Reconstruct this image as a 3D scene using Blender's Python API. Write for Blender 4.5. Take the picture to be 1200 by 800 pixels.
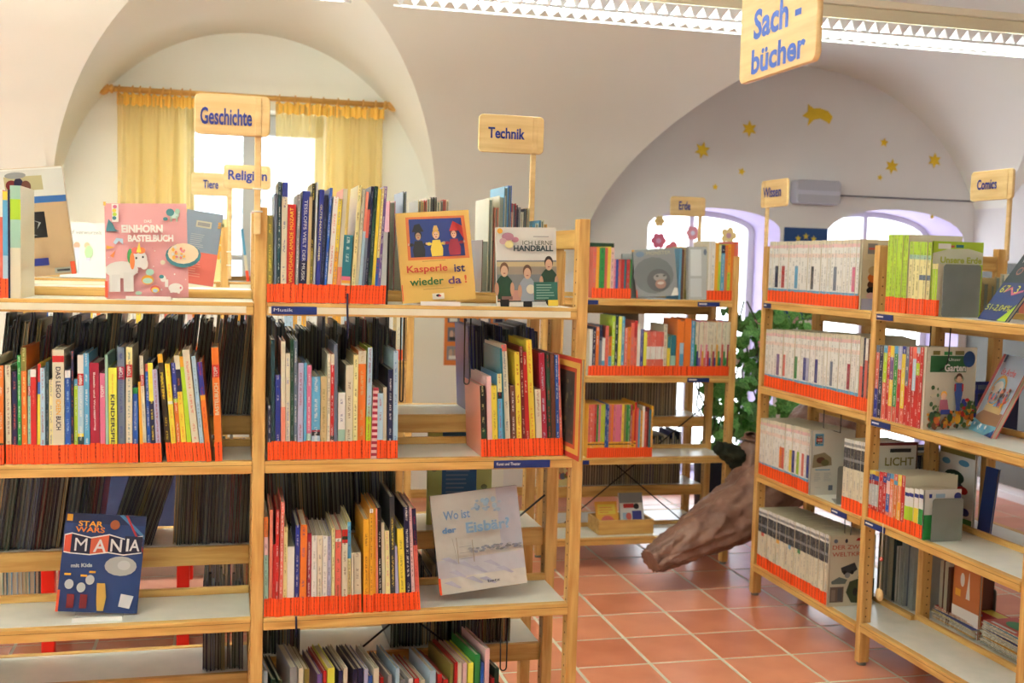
import bpy, bmesh, math, random
from mathutils import Vector, Matrix, Quaternion
random.seed(7)
for o in list(bpy.data.objects): bpy.data.objects.remove(o)
SC = bpy.context.scene
COL = SC.collection

# ------------------------------------------------------------------ camera
H = 1.55
FPX, YAW, PIT, ROL = 1315.0, math.radians(14.1), math.radians(4.15), math.radians(1.58)
_cy, _sy = math.cos(YAW), math.sin(YAW)
FW = Vector((_sy*math.cos(PIT), _cy*math.cos(PIT), -math.sin(PIT)))
_rt = Vector((_cy, -_sy, 0)); _up = _rt.cross(FW)
RT = math.cos(ROL)*_rt + math.sin(ROL)*_up
UP = -math.sin(ROL)*_rt + math.cos(ROL)*_up
EYE = Vector((0, 0, H))
cam = bpy.data.cameras.new('camera'); camo = bpy.data.objects.new('camera', cam); COL.objects.link(camo)
cam.sensor_width = 36.0; cam.lens = FPX*36/1200; cam.clip_start = .05; cam.clip_end = 200
camo.matrix_world = Matrix(((RT.x, UP.x, -FW.x, EYE.x), (RT.y, UP.y, -FW.y, EYE.y), (RT.z, UP.z, -FW.z, EYE.z), (0, 0, 0, 1)))
cam.dof.use_dof = True; cam.dof.focus_distance = 3.35; cam.dof.aperture_fstop = 4.0
SC.camera = camo

# ------------------------------------------------------------------ world, light, exposure
wd = bpy.data.worlds.new('world'); SC.world = wd; wd.use_nodes = True
bg = wd.node_tree.nodes['Background']
bg.inputs[0].default_value = (0.88, 0.94, 1.0, 1); bg.inputs[1].default_value = 3.4
SC.view_settings.view_transform = 'Standard'; SC.view_settings.look = 'None'
SC.view_settings.gamma = 1; SC.view_settings.use_curve_mapping = False
SC.view_settings.exposure = 0.66

# ------------------------------------------------------------------ helpers
def ray(x, y): return FW + RT*((x-600)/FPX) - UP*((y-400)/FPX)
def onY(x, y, Y): d = ray(x, y); return EYE + d*(Y/d.y)
def onX(x, y, X): d = ray(x, y); return EYE + d*(X/d.x)
def onZ(x, y, Z): d = ray(x, y); return EYE + d*((Z-H)/d.z)

def lin(c): return tuple((v/12.92 if v <= .04045 else ((v+.055)/1.055)**2.4) for v in c)
PAL = dict(
 red=(.80,.12,.12), crimson=(.68,.10,.22), darkred=(.48,.09,.11), coral=(.90,.38,.32), salmon=(.93,.52,.42), orange=(.93,.45,.12),
 amber=(.95,.66,.12), yellow=(.95,.84,.20), lemon=(.93,.93,.25), paleyellow=(.93,.89,.60), cream=(.88,.85,.74), white=(.93,.93,.91),
 tan=(.80,.70,.48), olive=(.52,.48,.20), brown=(.42,.22,.15), darkbrown=(.22,.15,.10), lime=(.68,.84,.12), green=(.15,.58,.25),
 darkgreen=(.08,.25,.16), mint=(.62,.80,.72), teal=(.12,.45,.52), darkteal=(.12,.26,.30), skyblue=(.33,.66,.85), paleblue=(.66,.80,.90),
 blue=(.12,.33,.70), royal=(.15,.20,.58), navy=(.08,.11,.28), slate=(.40,.46,.56), grey=(.56,.57,.58), darkgrey=(.22,.23,.25),
 black=(.05,.05,.07), lavender=(.70,.70,.85), violet=(.45,.33,.60), pink=(.90,.42,.58), palepink=(.94,.76,.76), silver=(.72,.75,.76))
NAMES = {'darkred': 'dark red', 'paleyellow': 'pale yellow', 'darkbrown': 'dark brown', 'darkgreen': 'dark green', 'darkteal': 'dark teal',
 'skyblue': 'sky blue', 'paleblue': 'pale blue', 'darkgrey': 'dark grey', 'palepink': 'pale pink', 'royal': 'royal blue', 'lime': 'lime green'}
def cname(c): return NAMES.get(c, c) if isinstance(c, str) else 'coloured'
def C(c):
    r, g, b_ = PAL[c] if isinstance(c, str) else c
    m = .3*r+.59*g+.11*b_; k = .86; d = .95                 # printed inks are a little duller than pure swatches
    return lin(tuple(max(0, (m+(v-m)*k)*d) for v in (r, g, b_)))

def new_mat(name, color=(.8,.8,.8), rough=.5, spec=.4):
    m = bpy.data.materials.new(name); m.use_nodes = True
    b = m.node_tree.nodes['Principled BSDF']
    b.inputs['Base Color'].default_value = (*color, 1); b.inputs['Roughness'].default_value = rough
    b.inputs['Specular IOR Level'].default_value = spec
    return m, m.node_tree.nodes, m.node_tree.links, b

def noise_mat(name, c1, c2, scale=(1,1,1), ns=4.0, detail=5, rough=.5, bump=0.0, spec=.4, lo=.35, hi=.65):
    m, N, L, b = new_mat(name, c1, rough, spec)
    tc = N.new('ShaderNodeTexCoord'); mp = N.new('ShaderNodeMapping'); mp.inputs['Scale'].default_value = scale
    nz = N.new('ShaderNodeTexNoise'); nz.inputs['Scale'].default_value = ns; nz.inputs['Detail'].default_value = detail
    cr = N.new('ShaderNodeValToRGB'); cr.color_ramp.elements[0].position = lo; cr.color_ramp.elements[1].position = hi
    cr.color_ramp.elements[0].color = (*c1, 1); cr.color_ramp.elements[1].color = (*c2, 1)
    L.new(tc.outputs['Object'], mp.inputs[0]); L.new(mp.outputs[0], nz.inputs['Vector'])
    L.new(nz.outputs['Fac'], cr.inputs[0]); L.new(cr.outputs[0], b.inputs['Base Color'])
    if bump:
        bp = N.new('ShaderNodeBump'); bp.inputs['Strength'].default_value = bump; bp.inputs['Distance'].default_value = .01
        L.new(nz.outputs['Fac'], bp.inputs['Height']); L.new(bp.outputs[0], b.inputs['Normal'])
    return m

WOOD = noise_mat('wood', lin((.75,.56,.29)), lin((.86,.70,.42)), (3, 30, 30), 1.6, 6, .42, .05)          # grain along x
WOODZ = noise_mat('wood_upright', lin((.74,.55,.29)), lin((.86,.70,.43)), (30, 30, 3), 1.6, 6, .42, .05)   # grain along z
WOODY = noise_mat('wood_depth', lin((.73,.54,.28)), lin((.84,.68,.40)), (30, 3, 30), 1.6, 6, .42, .05)
PALEWOOD = noise_mat('pale_wood', lin((.86,.72,.50)), lin((.92,.80,.58)), (2.5, 30, 25), 2.0, 6, .4, .03)
RODWOOD = noise_mat('rod_wood', lin((.80,.60,.30)), lin((.88,.68,.38)), (2, 25, 25), 2.0, 5, .35, .03)
LAMIN = noise_mat('white_laminate', lin((.86,.87,.84)), lin((.90,.90,.87)), (2,2,2), 6, 3, .28, 0)
STRIP = noise_mat('cream_strip', lin((.88,.86,.76)), lin((.92,.90,.82)), (2,2,2), 6, 3, .3, 0)
PLASTER = noise_mat('plaster', lin((.945,.945,.90)), lin((.955,.955,.92)), (1,1,1), 1.3, 6, .85, .05, .2)
PLASTERC = noise_mat('plaster_cool', lin((.91,.905,.90)), lin((.93,.925,.92)), (1,1,1), 1.3, 6, .85, .05, .2)
METAL = noise_mat('grey_metal', lin((.50,.52,.50)), lin((.56,.58,.56)), (1,1,1), 5, 3, .35, 0); METAL.node_tree.nodes['Principled BSDF'].inputs['Metallic'].default_value = .5
BLACKM = new_mat('black_wire', lin((.06,.06,.08)), .4)[0]
FOOT = new_mat('foot_plastic', lin((.45,.50,.48)), .4)[0]
BLUEM = new_mat('blue_label', lin((.08,.16,.42)), .4)[0]
WHITEM = new_mat('white_print', lin((.93,.93,.92)), .45)[0]
SIGNBLUE = new_mat('sign_blue', lin((.10,.17,.52)), .5)[0]
SACHBLUE = new_mat('sign_light_blue', lin((.20,.36,.74)), .5)[0]
YELLOW = noise_mat('yellow_paint', lin((.90,.76,.16)), lin((.95,.82,.22)), (1,1,1), 12, 3, .6, 0)
REDM = new_mat('red_metal', lin((.85,.13,.08)), .4)[0]
HOLE = new_mat('hole_dark', lin((.20,.12,.06)), .8)[0]

def attr_mat(name, rough=.35, ink=False, extra=None):
    m, N, L, b = new_mat(name, (.8,.8,.8), rough, .45)
    a = N.new('ShaderNodeAttribute'); a.attribute_name = 'col'
    if not ink:
        L.new(a.outputs['Color'], b.inputs['Base Color']); return m
    i = N.new('ShaderNodeAttribute'); i.attribute_name = 'ink'
    uv = N.new('ShaderNodeUVMap'); uv.uv_map = 'uv'
    sp = N.new('ShaderNodeSeparateXYZ'); L.new(uv.outputs[0], sp.inputs[0])
    def mth(op, x, y=None, z=None):
        n = N.new('ShaderNodeMath'); n.operation = op
        for k, v in enumerate((x, y, z)):
            if v is None: continue
            if isinstance(v, (int, float)): n.inputs[k].default_value = v
            else: L.new(v, n.inputs[k])
        return n.outputs[0]
    band = mth('LESS_THAN', mth('ABSOLUTE', mth('SUBTRACT', sp.outputs[0], .5)), .17)
    cb = N.new('ShaderNodeCombineXYZ'); L.new(mth('MULTIPLY', sp.outputs[0], 3.0), cb.inputs[0]); L.new(mth('MULTIPLY', sp.outputs[1], 95.0), cb.inputs[1])
    oi = N.new('ShaderNodeObjectInfo'); L.new(mth('MULTIPLY', oi.outputs['Random'], 37.0), cb.inputs[2])
    nz = N.new('ShaderNodeTexNoise'); nz.inputs['Scale'].default_value = 1.0; nz.inputs['Detail'].default_value = 0; L.new(cb.outputs[0], nz.inputs['Vector'])
    letters = mth('GREATER_THAN', nz.outputs['Fac'], .47)
    cb2 = N.new('ShaderNodeCombineXYZ'); L.new(mth('MULTIPLY', sp.outputs[1], 9.0), cb2.inputs[0]); L.new(mth('MULTIPLY', oi.outputs['Random'], 91.0), cb2.inputs[1])
    n2 = N.new('ShaderNodeTexNoise'); n2.inputs['Scale'].default_value = 1.0; n2.inputs['Detail'].default_value = 0; L.new(cb2.outputs[0], n2.inputs['Vector'])
    words = mth('GREATER_THAN', n2.outputs['Fac'], .46)
    fac = mth('MULTIPLY', mth('MULTIPLY', band, letters), mth('MULTIPLY', words, mth('MULTIPLY', i.outputs['Alpha'], .62)))
    mx = N.new('ShaderNodeMix'); mx.data_type = 'RGBA'
    L.new(fac, mx.inputs[0]); L.new(a.outputs['Color'], mx.inputs[6]); L.new(i.outputs['Color'], mx.inputs[7])
    L.new(mx.outputs[2], b.inputs['Base Color'])
    return m
BOOK = attr_mat('book_cover_print', .32, True)
ART = attr_mat('flat_print', .38)
FOIL = attr_mat('shiny_print', .16)
_n, _l = FOIL.node_tree.nodes, FOIL.node_tree.links
_v = _n.new('ShaderNodeTexVoronoi'); _v.inputs['Scale'].default_value = 45; _v.feature = 'SMOOTH_F1'; _t = _n.new('ShaderNodeTexCoord'); _b = _n.new('ShaderNodeBump'); _b.inputs['Strength'].default_value = .35; _b.inputs['Distance'].default_value = .004
_l.new(_t.outputs['Object'], _v.inputs['Vector']); _l.new(_v.outputs['Distance'], _b.inputs['Height']); _l.new(_b.outputs[0], _n['Principled BSDF'].inputs['Normal'])
# paper block: fine page lines
PAGES, N, L, b = new_mat('paper_pages', lin((.80,.77,.68)), .8, .2)
tc = N.new('ShaderNodeTexCoord'); mp = N.new('ShaderNodeMapping'); mp.inputs['Scale'].default_value = (14, .2, .2)
nz = N.new('ShaderNodeTexNoise'); nz.inputs['Scale'].default_value = 3; cr = N.new('ShaderNodeValToRGB')
cr.color_ramp.elements[0].position = .3; cr.color_ramp.elements[0].color = (*lin((.58,.55,.47)), 1); cr.color_ramp.elements[1].position = .6; cr.color_ramp.elements[1].color = (*lin((.82,.80,.72)), 1)
L.new(tc.outputs['Generated'], mp.inputs[0]); L.new(mp.outputs[0], nz.inputs['Vector']); L.new(nz.outputs['Fac'], cr.inputs[0]); L.new(cr.outputs[0], b.inputs['Base Color'])
# library label: red orange sticker with a column of dark print
LABEL, N, L, b = new_mat('red_label', lin((.90,.28,.13)), .35, .4)
tc = N.new('ShaderNodeTexCoord'); sp = N.new('ShaderNodeSeparateXYZ'); L.new(tc.outputs['Generated'], sp.inputs[0])
s1 = N.new('ShaderNodeMath'); s1.operation = 'SUBTRACT'; s1.inputs[1].default_value = .55; L.new(sp.outputs[0], s1.inputs[0])
s2 = N.new('ShaderNodeMath'); s2.operation = 'ABSOLUTE'; L.new(s1.outputs[0], s2.inputs[0])
s3 = N.new('ShaderNodeMath'); s3.operation = 'LESS_THAN'; s3.inputs[1].default_value = .10; L.new(s2.outputs[0], s3.inputs[0])
wv = N.new('ShaderNodeTexNoise'); wv.inputs['Scale'].default_value = 11; L.new(tc.outputs['Generated'], wv.inputs['Vector'])
s4 = N.new('ShaderNodeMath'); s4.operation = 'GREATER_THAN'; s4.inputs[1].default_value = .44; L.new(wv.outputs['Fac'], s4.inputs[0])
s5 = N.new('ShaderNodeMath'); s5.operation = 'MULTIPLY'; L.new(s3.outputs[0], s5.inputs[0]); L.new(s4.outputs[0], s5.inputs[1])
mx = N.new('ShaderNodeMix'); mx.data_type = 'RGBA'; L.new(s5.outputs[0], mx.inputs[0]); mx.inputs[6].default_value = (*lin((.94,.33,.13)), 1); mx.inputs[7].default_value = (*lin((.52,.10,.05)), 1)
L.new(mx.outputs[2], b.inputs['Base Color'])

def link(o, parent=None):
    COL.objects.link(o)
    if parent is not None: o.parent = parent
    return o
def obj(name, me, mat=None, parent=None, mw=None):
    if mat is not None and len(me.materials) == 0: me.materials.append(mat)
    o = bpy.data.objects.new(name, me)
    link(o, parent)
    if mw is not None: o.matrix_basis = mw
    return o
def empty(name, mw=Matrix(), label=None, cat=None, group=None):
    o = bpy.data.objects.new(name, None); o.empty_display_size = .05; link(o); o.matrix_basis = mw
    tag(o, label, cat, group); return o
def tag(o, label=None, cat=None, group=None, kind=None):
    if label:
        wl_ = label.split()
        if len(wl_) > 16: label = ' '.join(w_ for w_ in wl_ if w_ not in ('the', 'a'))
        if len(label.split()) > 16: print('LONG', label)
        o['label'] = label
    if cat: o['category'] = cat
    if group: o['group'] = group
    if kind: o['kind'] = kind
    return o
T = Matrix.Translation
def RZ(a): return Matrix.Rotation(a, 4, 'Z')
def RX(a): return Matrix.Rotation(a, 4, 'X')
def RY(a): return Matrix.Rotation(a, 4, 'Y')

def pydata(name, v, f, smooth=False):
    me = bpy.data.meshes.new(name); me.from_pydata(v, [], f); me.update()
    if smooth: me.polygons.foreach_set('use_smooth', [True]*len(me.polygons))
    return me
_BF = [(0,1,2,3),(7,6,5,4),(0,4,5,1),(1,5,6,2),(2,6,7,3),(3,7,4,0)]
def boxes_mesh(name, bl, bev=0):
    v = []; f = []
    for (x0,y0,z0,x1,y1,z1) in bl:
        n = len(v)
        v += [(x0,y0,z0),(x0,y1,z0),(x1,y1,z0),(x1,y0,z0),(x0,y0,z1),(x0,y1,z1),(x1,y1,z1),(x1,y0,z1)]
        f += [tuple(n+i for i in q) for q in _BF]
    me = pydata(name, v, f)
    if bev:
        bm = bmesh.new(); bm.from_mesh(me)
        bmesh.ops.bevel(bm, geom=list(bm.edges), offset=bev, segments=1, affect='EDGES')
        bm.to_mesh(me); bm.free()
    return me
def box(name, x0, y0, z0, x1, y1, z1, mat, parent=None, bev=0.0015, mw=None):
    return obj(name, boxes_mesh(name, [(x0,y0,z0,x1,y1,z1)], bev), mat, parent, mw)
UNIT = boxes_mesh('unit_block', [(0,0,0,1,1,1)]); UNIT.materials.append(PAGES)
PAGE_SHADED = noise_mat('shaded_cool_paper', lin((.50,.54,.50)), lin((.62,.64,.60)), (14,.2,.2), 3, 2, .8, 0, .2)  # paper colour darkened to stand for shelf shade on back-turned books
UNIT_SHADED = boxes_mesh('unit_block_shaded', [(0,0,0,1,1,1)]); UNIT_SHADED.materials.append(PAGE_SHADED)
UNITL = boxes_mesh('unit_sticker', [(0,0,0,1,1,1)]); UNITL.materials.append(LABEL)

def tube_mesh(name, pts, r, n=8, closed=False, caps=True):
    pts = [Vector(p) for p in pts]; rs = r if isinstance(r, (list, tuple)) else [r]*len(pts)
    v = []; f = []; prev = None
    for i, p in enumerate(pts):
        a = pts[i-1] if (i > 0 or closed) else p; c = pts[(i+1) % len(pts)] if (i < len(pts)-1 or closed) else p
        d = (c-a).normalized()
        if prev is None:
            u = d.orthogonal().normalized()
        else:
            u = (prev - d*prev.dot(d)).normalized()
        prev = u; w = d.cross(u)
        for k in range(n):
            t = 2*math.pi*k/n; v.append(p + (u*math.cos(t)+w*math.sin(t))*rs[i])
    m = len(pts)
    for i in range(m if closed else m-1):
        for k in range(n):
            a = i*n+k; b2 = i*n+(k+1) % n; j = ((i+1) % m)*n
            f.append((a, b2, j+(k+1) % n, j+k))
    if caps and not closed:
        f.append(tuple(range(n-1, -1, -1))); f.append(tuple((m-1)*n+k for k in range(n)))
    return pydata(name, v, f, True)
def lathe_mesh(name, prof, n=20, axis='Z'):
    v = []; f = []
    for (r, z) in prof:
        for k in range(n):
            t = 2*math.pi*k/n; q = (r*math.cos(t), r*math.sin(t), z)
            v.append(q if axis == 'Z' else (q[2], q[0], q[1]))
    for i in range(len(prof)-1):
        for k in range(n): f.append((i*n+k, i*n+(k+1) % n, (i+1)*n+(k+1) % n, (i+1)*n+k))
    f.append(tuple(range(n-1, -1, -1))); f.append(tuple((len(prof)-1)*n+k for k in range(n)))
    return pydata(name, v, f, True)
def curve_mesh(cu):
    o = bpy.data.objects.new('tmp', cu); COL.objects.link(o)
    dg = bpy.context.evaluated_depsgraph_get()
    me = bpy.data.meshes.new_from_object(o.evaluated_get(dg)); bpy.data.objects.remove(o); bpy.data.curves.remove(cu)
    return me
def plate_mesh(name, loops, thick, bev=0.0):
    """outline(s) in the local xz plane (first is outer, others holes), thickness along y, centred"""
    cu = bpy.data.curves.new(name, 'CURVE'); cu.dimensions = '2D'; cu.fill_mode = 'BOTH'; cu.extrude = thick/2 - bev; cu.bevel_depth = bev; cu.bevel_resolution = 0
    for lp in loops:
        s = cu.splines.new('POLY'); s.points.add(len(lp)-1); s.use_cyclic_u = True
        for i, (x, z) in enumerate(lp): s.points[i].co = (x, z, 0, 1)
    me = curve_mesh(cu); me.transform(RX(math.pi/2)); me.name = name; return me
def rrect(x0, z0, x1, z1, r, n=5):
    out = []
    for cx, cz, a0 in ((x1-r, z1-r, 0), (x0+r, z1-r, 90), (x0+r, z0+r, 180), (x1-r, z0+r, 270)):
        for k in range(n+1):
            t = math.radians(a0+90*k/n); out.append((cx+r*math.cos(t), cz+r*math.sin(t)))
    return out
_tc = {}
def text_mesh(body, bold=0.02, res=3):
    """unit-height text in local xy, left-bottom at origin"""
    key = (body, bold)
    if key in _tc: return _tc[key]
    cu = bpy.data.curves.new('txt', 'FONT'); cu.body = body; cu.size = 1; cu.offset = bold; cu.resolution_u = res; cu.space_line = .95
    cu.align_x = 'CENTER'; cu.align_y = 'CENTER'
    me = curve_mesh(cu)
    xs = [v.co.x for v in me.vertices]; ys = [v.co.y for v in me.vertices]
    me.transform(T((-(min(xs)+max(xs))/2, -(min(ys)+max(ys))/2, 0)))
    _tc[key] = (me, max(xs)-min(xs), max(ys)-min(ys)); return _tc[key]
_cm = {}
def colmat(c):
    if isinstance(c, bpy.types.Material): return c
    key = c if isinstance(c, str) else tuple(c)
    if key not in _cm: _cm[key] = new_mat('ink_%s' % (c if isinstance(c, str) else 'mixed'), C(c), .45)[0]
    return _cm[key]
def text(body, w, h, mat, parent, mw, name='title', bold=0.02, keep=False):
    """text centred on mw, in its local xy plane, fitted in w x h"""
    if 'M' in body: bold = 0
    me, tw, th = text_mesh(body, bold)
    sx, sy = w/tw, h/th
    if keep: sx = sy = min(sx, sy)
    me2 = me.copy(); me2.materials.clear(); me2.materials.append(colmat(mat))
    me2.transform(Matrix.Diagonal((sx, sy, 1, 1)))
    return obj(name, me2, None, parent, mw)

# ------------------------------------------------------------------ books
ORD = ['first','second','third','fourth','fifth','sixth','seventh','eighth','ninth','tenth','eleventh','twelfth','thirteenth','fourteenth','fifteenth','sixteenth','seventeenth','eighteenth','nineteenth']
def ordinal(n):
    if n <= 19: return ORD[n-1]
    t, u = divmod(n, 10); tens = {2:'twent',3:'thirt',4:'fort',5:'fift',6:'sixt',7:'sevent'}[t]
    return tens+'ieth' if u == 0 else tens+'y-'+ORD[u-1]

def short(l, n=16):
    w = l.replace(',', ' ,').split()
    l2 = l.replace('book, ', 'book, ')
    return l2
def cover_mesh(w, h, d, segs, cover, ink, t=.0018):
    """U section cover. spine at y=0, thickness x 0..w, height z. segs: [(top fraction, colour)...] from the top down"""
    t = min(t, w*.3); e = .003
    cols = [c for _, c in segs]; zs = [h*(1-fr) for fr, _ in segs]+[0]; zs[0] = h
    v = []; f = []; fc = []; fi = []; fuv = []
    def quad(ps, c, inkc=(0,0,0,0), uv=((0,0),)*4):
        n = len(v); v.extend(ps); f.append((n, n+1, n+2, n+3)); fc.append(c); fi.append(inkc); fuv.append(uv)
    for i, c in enumerate(cols):
        z1, z0 = zs[i], zs[i+1]
        ic = (*ink, 1.0) if ink is not None else (0,0,0,0)
        quad([(0,0,z0),(w,0,z0),(w,0,z1),(0,0,z1)], c, ic, ((0,z0/h),(1,z0/h),(1,z1/h),(0,z1/h)))
    z0, z1 = 0, h; c = cover; ci = tuple(x*.9+.03 for x in cover)
    quad([(0,d,z0),(0,0,z0),(0,0,z1),(0,d,z1)], c); quad([(w,0,z0),(w,d,z0),(w,d,z1),(w,0,z1)], c)
    quad([(t,t,z0),(t,d,z0),(t,d,z1),(t,t,z1)], ci); quad([(w-t,d,z0),(w-t,t,z0),(w-t,t,z1),(w-t,d,z1)], ci)
    quad([(w-t,t,z0),(t,t,z0),(t,t,z1),(w-t,t,z1)], ci)
    quad([(t,d,z0),(0,d,z0),(0,d,z1),(t,d,z1)], c); quad([(w,d,z0),(w-t,d,z0),(w-t,d,z1),(w,d,z1)], c)
    for z, s in ((h, 1), (0, -1)):
        for q in ([(0,0,z),(w,0,z),(w,t,z),(0,t,z)], [(0,t,z),(t,t,z),(t,d,z),(0,d,z)], [(w-t,t,z),(w,t,z),(w,d,z),(w-t,d,z)]):
            quad(q if s > 0 else q[::-1], c)
    me = pydata('book_cover', v, f)
    ca = me.color_attributes.new('col', 'FLOAT_COLOR', 'CORNER'); ia = me.color_attributes.new('ink', 'FLOAT_COLOR', 'CORNER'); uv = me.uv_layers.new(name='uv')
    A = []; B = []; U = []
    for k in range(len(f)):
        for j in range(4): A += [*fc[k], 1]; B += list(fi[k]); U += list(fuv[k][j])
    ca.data.foreach_set('color', A); ia.data.foreach_set('color', B); uv.data.foreach_set('uv', U)
    me.materials.append(BOOK); return me

def book(mw, w, h, d, segs, cover=None, ink=None, label=None, group=None, sticker=.055, name='book', t=.0018, cat='book'):
    if isinstance(segs, str) or (isinstance(segs, tuple) and not isinstance(segs[0], (tuple, list))): segs = [(0, segs)]
    cover = cover if cover is not None else segs[-1][1]
    sg = [(fr, C(c)) for fr, c in segs]
    e = empty(name, mw, label, cat, group)
    obj('cover', cover_mesh(w, h, d, sg, C(cover), C(ink) if ink else None, t), None, e)
    tt = min(t, w*.3)
    p = obj('page_block', UNIT if name != 'picture_book' else UNIT_SHADED, None, e); p.matrix_basis = T((tt, tt, .003)) @ Matrix.Diagonal((w-2*tt, d-tt-(.004 if sticker else .007), h-.008, 1))
    if sticker:
        s = obj('spine_label', UNITL, None, e); s.matrix_basis = T((-.0003, -.0006, .001)) @ Matrix.Diagonal((w+.0006, .012, sticker*random.uniform(.96, 1.03), 1))
    return e

def spine_title(e, body, w, h, col, z, x, down=False, bold=.02):
    """vertical lettering, centre x,z; w: length, h: glyph height"""
    a = -math.pi/2 if down else math.pi/2
    text(body, w, h, col, e, T((x, -.0009, z)) @ RX(math.pi/2) @ RZ(a), 'title', bold)

ALLROWS = []
def px_row(rows, Y, zshelf, zo, rowname, group, depth=.2, labels=True, start=1, pagecol=None):
    """rows measured off the photograph: (left at foot, width, shift of head, top, colours, ink, extra). zo = (x offset, y offset, scale)"""
    ox, oy, sc = zo; out = []
    yb = None
    for k, r in enumerate(rows):
        xl, w, dx, yt, cols = r[:5]; ink = r[5] if len(r) > 5 else None; ex = r[6] if len(r) > 6 else {}
        X0 = ox + xl/sc; X1 = ox + (xl+w)/sc; Yt = oy + yt/sc
        # foot on the shelf
        ybase = 538 if zshelf < 1.2 and zshelf > .8 else (352 if zshelf > 1.2 else 722)
        pl = onY(X0, ybase, Y); pr = onY(X1, ybase, Y); pt = onY(X0+dx/sc, Yt, Y)
        natural = onY(X0, Yt, Y).x - pl.x                                     # the lens' own lean of an upright
        ww = max(.004, (pr.x-pl.x)*.965); hh = max(.10, pt.z-zshelf)
        dxw = (pt.x - pl.x)
        a = math.atan2(dxw, hh); a = max(-.22, min(.22, a)); L_ = hh/math.cos(a)
        z = zshelf + (ww*math.sin(a) if a > 0 else 0) + .0005
        d = min(ex.get('d', depth), .235)
        jit = random.uniform(-.004, .004)
        mw = T((pl.x, Y + jit + ex.get('dy', 0), z)) @ RY(a)
        main = cols if isinstance(cols, str) else ' and '.join(cname(c) for _, c in cols[:2])
        size = '' if 'name' in ex else ('tall ' if hh > .30 else 'short ' if hh < .235 else '') + ('thin ' if ww < .011 else 'thick ' if ww > .024 else '')
        title = ' titled '+ex['name'] if 'name' in ex else ''
        cn = cname(cols) if isinstance(cols, str) else ' and '.join(dict.fromkeys(cname(c) for _, c in cols[:2]))
        lab = ('%s%s book%s, %s from left %s' % (size, cn, title, ordinal(start+k), rowname)) if not title else '%s book%s, %s' % (cn, title, rowname)
        b_ = book(mw, ww, L_, d, cols, ex.get('cover'), ink, lab, group, ex.get('st', .052))
        for tt in ex.get('t', []):
            body, fz, fl, fh, c, down = tt                                    # centre height fraction, length fraction, glyph fraction of width
            spine_title(b_, body, fl*L_, fh*ww, c, fz*L_, ww/2, down)
        out.append(b_)
    return out

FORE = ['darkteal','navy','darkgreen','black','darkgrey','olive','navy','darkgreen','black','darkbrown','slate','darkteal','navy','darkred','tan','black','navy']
def row_stuff(X0, X1, Y, z, hlo, hhi, label, rot=None, d=.2, tmin=.008, tmax=.018, cols=None, seed=1):
    r = random.Random(seed); bm_v = []; bm_f = []; fc = []; x = X0; t = .0018; pg = lin((.72,.69,.60))
    while x < X1:
        w = r.uniform(tmin, tmax); h = r.uniform(hlo, hhi); c = C(r.choice(cols or FORE))
        for (a, b_, y0, cc, hh) in ((x, x+t, 0, c, h), (x+w-t, x+w, 0, c, h), (x+t, x+w-t, .004, pg, h-.004)):
            n = len(bm_v); bm_v += [(a,y0,0),(a,d,0),(b_,d,0),(b_,y0,0),(a,y0,hh),(a,d,hh),(b_,d,hh),(b_,y0,hh)]
            bm_f += [tuple(n+i for i in q) for q in _BF]; fc += [cc]*6
        x += w+.0008
    me = pydata('book_row', [(p[0]-X0, p[1], p[2]) for p in bm_v], bm_f)
    ca = me.color_attributes.new('col', 'FLOAT_COLOR', 'CORNER'); A = []
    for c in fc: A += [*c, 1]*4
    ca.data.foreach_set('color', A)
    mw = T((X0, Y, z+.0005))
    return tag(obj('book_row', me, ART, None, rot @ mw if rot is not None else mw), label, 'books', None, 'stuff')
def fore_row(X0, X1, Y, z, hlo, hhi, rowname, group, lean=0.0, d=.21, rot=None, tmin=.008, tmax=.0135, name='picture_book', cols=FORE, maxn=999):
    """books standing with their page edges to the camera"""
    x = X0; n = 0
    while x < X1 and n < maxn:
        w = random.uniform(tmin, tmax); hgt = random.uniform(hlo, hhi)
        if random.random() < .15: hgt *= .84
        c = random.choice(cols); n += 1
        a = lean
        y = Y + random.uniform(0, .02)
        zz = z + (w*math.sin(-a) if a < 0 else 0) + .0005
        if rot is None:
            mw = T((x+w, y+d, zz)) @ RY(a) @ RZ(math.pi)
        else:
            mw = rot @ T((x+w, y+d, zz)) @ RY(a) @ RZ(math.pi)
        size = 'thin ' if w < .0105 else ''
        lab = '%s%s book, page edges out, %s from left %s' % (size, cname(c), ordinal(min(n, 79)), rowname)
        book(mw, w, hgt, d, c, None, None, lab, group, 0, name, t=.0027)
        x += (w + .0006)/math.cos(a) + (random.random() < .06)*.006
    return n

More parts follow.
